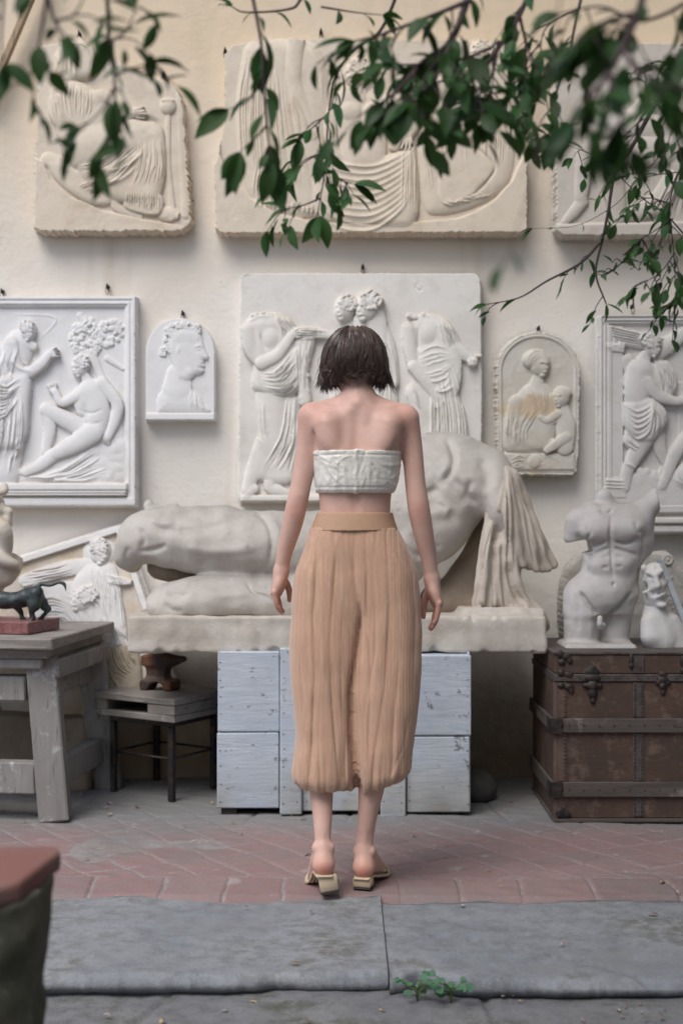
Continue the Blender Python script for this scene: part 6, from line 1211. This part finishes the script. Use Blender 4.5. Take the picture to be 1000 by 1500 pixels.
        ring = [Q(.145+.012*math.cos(t), sg*.0+.041*math.cos(t), .008+.040*math.sin(t)) for t in np.linspace(0, math.pi, 13)]
        for o in np.linspace(0, .045, 6): v.chain([p+f*o+[0, 0, -.010*o/.045] for p in ring], .0042, .003)
        V, F = v.mesh(); mesh('shoe_upper', V, F, LEA, sh)
        tl = .10 if nm == 'l' else .0; yy = h-f*.026+[0, 0, 0]
        M = np.eye(4); M[:3, 0] = s; M[:3, 1] = f; M[:3, 2] = [0, 0, 1]
        if nm == 'l': c_, s_ = math.cos(.16), math.sin(.16); M[:3, 0], M[:3, 2] = c_*M[:3, 0]+s_*np.array([0, 0, 1.]), -s_*s+c_*np.array([0, 0, 1.])
        M[:3, 3] = Q(-.026, 0, z0-.036)+(s*.010 if nm == 'l' else 0)
        hb = min(z0-.036-.006, .047) if nm == 'l' else z0-.036-.006
        b = MB(); b.box((-.0275, 0, -hb+.005), (.0275, .045, .006), M, .004); b.build('block_heel', LEA, sh, True)
        b = MB(); b.box((-.0272, .0005, -hb-.001), (.0272, .0445, -hb+.0045), M, .002); b.build('heel_tip', TIP, sh)
person()
# ---------------------------------------------------------------- the tree whose branches hang into the view
def tree():
    base = np.array([2.15, 2.75, 0]); root = thing('overhanging_tree', 'dark green leafy tree whose twigs hang across the top of the view', 'tree', tuple(base))
    def leafmat(name, a, b):
        k = NT(name); n = k.noise(9, 4, .6); c = k.mix(k.rng(n, .3, .7), a, b); g = k.n('ShaderNodeNewGeometry')
        c = k.mix(g.outputs['Backfacing'], c, tuple(v*1.5 for v in a)); m = k.out(c, k.rng(n, .3, .7, .42, .6), k.noise(60, 2), .002, .3, .28)
        tr = k.n('ShaderNodeBsdfTranslucent'); k.set(tr.inputs[0], k.mix(.5, c, (.12, .22, .02))); mx = k.n('ShaderNodeMixShader'); mx.inputs[0].default_value = .16; ou = k.t.nodes['Material Output']
        k.t.links.new(k.b.outputs[0], mx.inputs[1]); k.t.links.new(tr.outputs[0], mx.inputs[2]); k.t.links.new(mx.outputs[0], ou.inputs[0]); return m
    LM = leafmat('glossy_dark_leaf', (.014, .045, .010), (.036, .085, .018)); LF = leafmat('fresh_small_leaf', (.028, .082, .024), (.06, .135, .04))
    k = NT('purple_brown_twig'); TW = k.out(k.mix(k.noise(40, 4), (.055, .035, .04), (.09, .06, .055)), .7, None); k = NT('grey_bark'); BK = k.out(k.mix(k.noise(14, 6), (.10, .085, .07), (.05, .04, .035)), .9, k.noise(30, 6), .02, .7)
    t = MB(); t.tube(catmull([base, base+[.02, .05, 1.2], base+[-.05, .1, 2.4], base+[-.1, .0, 3.6]], 6), np.linspace(.16, .09, 19), 12); t.build('trunk', BK, root, True)
    rr = np.random.RandomState(12)
    prof = np.array([(0, .0), (.10, .10), (.28, .21), (.48, .25), (.68, .215), (.86, .11), (1, 0)])
    def leaf(acc, p, d, L, up, curl=.3, w=1.0):
        d = d/np.linalg.norm(d); s = np.cross(d, up); s /= np.linalg.norm(s)+1e-9; n = np.cross(s, d); V, F = [], []
        for (t_, w_) in prof:
            c = p+d*L*t_-n*L*curl*t_*t_
            V += [c-s*L*w_*w+n*L*.06*(w_/.2), c, c+s*L*w_*w+n*L*.06*(w_/.2)]
        for i in range(len(prof)-1):
            o = i*3; F += [(o, o+1, o+4, o+3), (o+1, o+2, o+5, o+4)]
        acc[0].append(np.array(V)); acc[1].append(np.array(F)+acc[2][0]); acc[2][0] += len(V)
    hub = np.array([.9, 2.6, 2.9])
    def branch(paths, n_leaf, L, w0, label=None, mat=LM, up_to=None, spread=1.0, seed=0, droop=.6, w=1.0, tips=3, side=0, sideL=.12, rad=.004):
        r_ = np.random.RandomState(seed); acc = [[], [], [0]]; b = MB()
        for ip, path in enumerate(paths):
            q = catmull([P(*p) for p in path], 8); L_ = np.concatenate([[0], np.cumsum(np.linalg.norm(np.diff(q, axis=0), axis=1))]); n = int(n_leaf*(L_[-1]) if n_leaf > 3 else n_leaf)
            r0 = rad if ip == 0 else rad*.6
            b.tube(q, np.linspace(r0, r0*.3, len(q)), 7)
            start = w0 if ip == 0 else .12
            def at(f): i = np.searchsorted(L_, f*L_[-1]); i = min(max(i, 1), len(q)-1); return q[i], (q[i]-q[i-1])/(np.linalg.norm(q[i]-q[i-1])+1e-9)
            for j in range(max(n, 1)):
                f = start+(1-start)*(j+.5*r_.rand())/max(n, 1); c, tg = at(min(f, 1)); a = r_.uniform(0, 6.28)
                o = np.array([math.cos(a), .7*math.sin(a), r_.normal(-.1, .35)])*spread; d = tg*.55+o*.8+[0, 0, -droop]
                st = d/np.linalg.norm(d)*L*.12
                b.tube([c, c+st], [.0011, .0008], 4, False); leaf(acc, c+st, d, L*r_.choice([.4, .55, .7, .85, 1.0, 1.1]), np.array([r_.normal(0, .5), r_.normal(-.3, .5), 1]), r_.uniform(.05, .5), w*r_.uniform(.8, 1.15))
            for j in range(side):
                f = start+(1-start)*r_.rand(); c, tg = at(f); a = r_.uniform(0, 6.28); d = tg*.7+np.array([math.cos(a), .7*math.sin(a), -.3]); d /= np.linalg.norm(d); e = c+d*sideL*r_.uniform(.5, 1.2)+[0, 0, -.02]
                b.tube(catmull([c, (c+e)/2+[0, 0, .01], e], 3), np.linspace(.0016, .0008, 7), 5)
                for m in range(3): leaf(acc, c+(e-c)*(.5+.25*m), d+r_.normal(0, .7, 3)+[0, 0, -droop*.6], L*r_.uniform(.45, .9), np.array([r_.normal(0, .5), r_.normal(-.3, .5), 1]), r_.uniform(.05, .5), w)
            for j in range(tips):
                c, tg = at(1.0); leaf(acc, c, tg+r_.normal(0, .45, 3)+[0, 0, -droop*.5], L*r_.uniform(.7, 1.1), np.array([r_.normal(0, .5), r_.normal(-.3, .5), 1]), r_.uniform(.1, .5), w)
        o = b.build('branch', TW, root, True, label); mesh('leaves', np.vstack(acc[0]), np.vstack(acc[1]).astype(np.int32), mat, o); return o
    # limbs above the frame
    lb = MB()
    for pts, r in (([base+[-.08, .05, 2.6], (1.4, 2.7, 3.0), (.5, 2.5, 2.95), (-.4, 2.3, 2.75), (-.9, 2.1, 2.5)], (.07, .02)), ([base+[-.1, 0, 3.2], (1.5, 3.2, 3.3), (.7, 3.4, 3.1), (.0, 3.2, 2.95)], (.06, .018)), ([base+[-.05, 0, 2.0], (1.7, 2.2, 2.35), (1.1, 1.9, 2.1), (.6, 1.8, 2.0)], (.05, .014)), ([base+[0, .1, 2.8], (1.9, 3.6, 3.2), (1.4, 4.2, 3.1), (.9, 4.3, 2.9)], (.06, .016))):
        q = catmull(pts, 8); lb.tube(q, np.linspace(*r, len(q)), 9)
    lb.build('limb', BK, root, True)
    # top left: two hanging sprays
    branch([[(166, -190, 2.1), (158, -40, 2.1), (160, 60, 2.12), (168, 120, 2.1), (166, 170, 2.1), (148, 245, 2.08)], [(167, 130, 2.1), (150, 160, 2.1), (120, 190, 2.08)], [(168, 110, 2.1), (195, 100, 2.12), (222, 92, 2.13)], [(160, 62, 2.1), (185, 45, 2.1), (200, 10, 2.1)]], 15, .066, .42, 'spray with long drooping leaves at the upper left', seed=3, droop=.5, w=.72, side=2, sideL=.06)
    branch([[(60, -140, 1.9), (66, -30, 1.95), (80, 30, 1.95), (96, 52, 1.93)], [(70, -10, 1.95), (58, 60, 1.97), (44, 110, 2.0), (16, 128, 2.0)], [(85, 30, 1.93), (110, 20, 1.9), (130, -20, 1.9)], [(10, -60, 1.9), (2, 60, 1.9), (10, 92, 1.9)]], 8, .056, .3, seed=5, w=.85, side=2, sideL=.05)
    # centre: dark big leaves, then a finer hanging twig in front of the wide relief
    branch([[(352, -160, 2.5), (366, -30, 2.5), (382, 60, 2.5), (386, 130, 2.5), (392, 190, 2.5), (400, 238, 2.5)], [(384, 120, 2.5), (360, 150, 2.5), (335, 160, 2.5)], [(390, 185, 2.5), (370, 205, 2.48), (352, 222, 2.46)]], 24, .080, .42, 'dark spray of broad leaves before the widest relief', seed=8, droop=.75, w=.9)
    branch([[(600, -60, 3.0), (560, 40, 3.05), (520, 72, 3.05), (492, 110, 3.1), (482, 160, 3.1), (478, 215, 3.1), (474, 262, 3.1), (464, 318, 3.1)], [(482, 165, 3.1), (460, 185, 3.1), (440, 205, 3.1)], [(478, 220, 3.1), (450, 235, 3.1), (428, 252, 3.1)], [(476, 245, 3.1), (496, 262, 3.1), (518, 270, 3.1)], [(470, 290, 3.1), (446, 300, 3.1), (420, 306, 3.1)]], 24, .066, .40, 'long twig of fresh leaves ending over the widest relief', mat=LF, seed=9, droop=.55, w=.85, side=3, sideL=.08)
    branch([[(470, -60, 2.9), (440, 0, 2.9), (420, 14, 2.9), (360, 18, 2.9), (340, 10, 2.9)], [(470, 10, 2.9), (520, 18, 2.9), (560, 22, 2.9)]], 16, .05, .3, seed=31, mat=LF, droop=.3)
    # upper right: thick dark mass, layer over layer
    branch([[(720, -140, 2.4), (690, -20, 2.45), (660, 60, 2.45), (620, 90, 2.45), (585, 130, 2.4), (560, 150, 2.4)], [(660, 60, 2.45), (640, 110, 2.4), (600, 150, 2.38)], [(690, 0, 2.45), (640, 20, 2.45), (560, 50, 2.45), (520, 60, 2.45)], [(680, 60, 2.5), (690, 110, 2.5), (700, 140, 2.5)]], 46, .070, .3, 'dense dark bough across the upper right', seed=11, droop=.5, w=.95, side=8, sideL=.1, rad=.008)
    branch([[(800, -120, 2.7), (770, 0, 2.7), (730, 70, 2.7), (690, 110, 2.7), (640, 120, 2.7)], [(760, 20, 2.7), (770, 70, 2.7), (765, 110, 2.7)], [(720, 70, 2.7), (660, 90, 2.7), (560, 96, 2.7)], [(730, 60, 2.7), (720, 110, 2.7), (705, 150, 2.7)]], 28, .062, .3, mat=LF, seed=12, droop=.55, side=7, sideL=.1, rad=.006)
    branch([[(960, -120, 1.75), (940, 0, 1.75), (900, 90, 1.75), (860, 150, 1.72), (838, 180, 1.7)], [(910, 70, 1.75), (940, 110, 1.72), (990, 130, 1.7)], [(930, 20, 1.75), (890, 30, 1.75), (850, 60, 1.75)], [(890, 105, 1.72), (905, 150, 1.7), (912, 190, 1.7)]], 26, .066, .3, 'very near blurred spray at the upper right', seed=14, droop=.45, w=.85, side=4, sideL=.05, rad=.006)
    branch([[(1080, -60, 2.0), (1010, 0, 2.05), (940, 30, 2.05), (880, 10, 2.05), (820, 20, 2.05)], [(1010, 0, 2.0), (1000, 60, 2.0), (990, 110, 2.0)], [(940, 25, 2.05), (900, 60, 2.05), (840, 70, 2.05)]], 20, .062, .2, seed=15, droop=.5, side=5, sideL=.06)
    branch([[(880, -100, 2.9), (850, 0, 2.9), (830, 90, 2.9), (810, 150, 2.9), (806, 205, 2.9)], [(830, 90, 2.9), (800, 130, 2.9), (775, 165, 2.9)], [(850, 10, 2.9), (800, 40, 2.9), (790, 80, 2.9)]], 20, .058, .45, seed=16, droop=.6, side=4, sideL=.08)
    # finer twigs lower on the right, nearly in focus
    branch([[(1010, 60, 3.5), (960, 150, 3.5), (925, 215, 3.5), (900, 255, 3.5), (890, 310, 3.5), (882, 350, 3.5), (872, 400, 3.5), (887, 445, 3.5)], [(882, 350, 3.5), (850, 385, 3.5), (800, 412, 3.5), (760, 436, 3.5), (712, 446, 3.5)], [(880, 405, 3.5), (896, 396, 3.5), (910, 385, 3.5)]], 7, .050, .35, 'bare purplish twig bending down to the right framed relief', mat=LF, seed=18, droop=.25, rad=.0065, tips=3, w=.6, side=3, sideL=.06)
    branch([[(1060, 420, 3.6), (985, 325, 3.6), (940, 290, 3.6), (880, 235, 3.6), (835, 214, 3.6)], [(880, 235, 3.6), (850, 220, 3.6), (838, 232, 3.6)], [(1010, 250, 3.6), (940, 262, 3.6), (900, 300, 3.6), (845, 330, 3.6), (780, 335, 3.6)], [(1010, 190, 3.6), (960, 235, 3.6), (935, 275, 3.6)]], 12, .042, .1, mat=LF, seed=19, droop=.3, rad=.0025, side=2, sideL=.06)
    branch([[(1060, 180, 3.4), (1000, 240, 3.4), (980, 300, 3.4), (985, 360, 3.4), (990, 430, 3.4)], [(985, 320, 3.4), (955, 340, 3.4), (938, 350, 3.4)], [(988, 370, 3.4), (965, 400, 3.4), (930, 420, 3.4)], [(985, 300, 3.4), (950, 290, 3.4), (930, 300, 3.4)], [(990, 400, 3.4), (1010, 420, 3.4), (985, 445, 3.4)]], 30, .05, .3, 'leafy twig hanging at the right edge', mat=LF, seed=20, droop=.5, rad=.003, side=6, sideL=.08)
    branch([[(1040, 60, 3.0), (990, 110, 3.0), (950, 170, 3.0), (915, 215, 3.0)], [(960, 150, 3.0), (985, 190, 3.0), (995, 215, 3.0)], [(1000, 100, 3.0), (960, 90, 3.0), (920, 110, 3.0)]], 18, .055, .2, seed=22, droop=.4, rad=.004, side=3, sideL=.07)
    branch([[(830, -60, 1.5), (800, 120, 1.45), (780, 260, 1.42), (752, 350, 1.4), (735, 395, 1.4)]], 2, .026, .93, mat=LF, seed=23, droop=.5, rad=.0010, tips=2, w=.55)
    # crown: clumps of leaves above the frame
    acc = [[], [], [0]]
    for cl in range(150):
        c = np.array([rr.uniform(-.6, 3.2), rr.uniform(1.0, 4.9), 0]); c[2] = max(2.75, 1.35+.40*c[1])+rr.uniform(.05, 1.5)
        if c[0] < .3 and rr.rand() < .75: continue
        for j in range(70):
            p = c+rr.normal(0, .17, 3)
            if p[2] < 1.32+.385*p[1]: continue
            leaf(acc, p, rr.normal(0, 1, 3)+[0, 0, -.5], rr.uniform(.05, .09), np.array([0, 0, 1.])+rr.normal(0, .4, 3), .25)
    mesh('crown', np.vstack(acc[0]), np.vstack(acc[1]).astype(np.int32), LM, root)
tree()
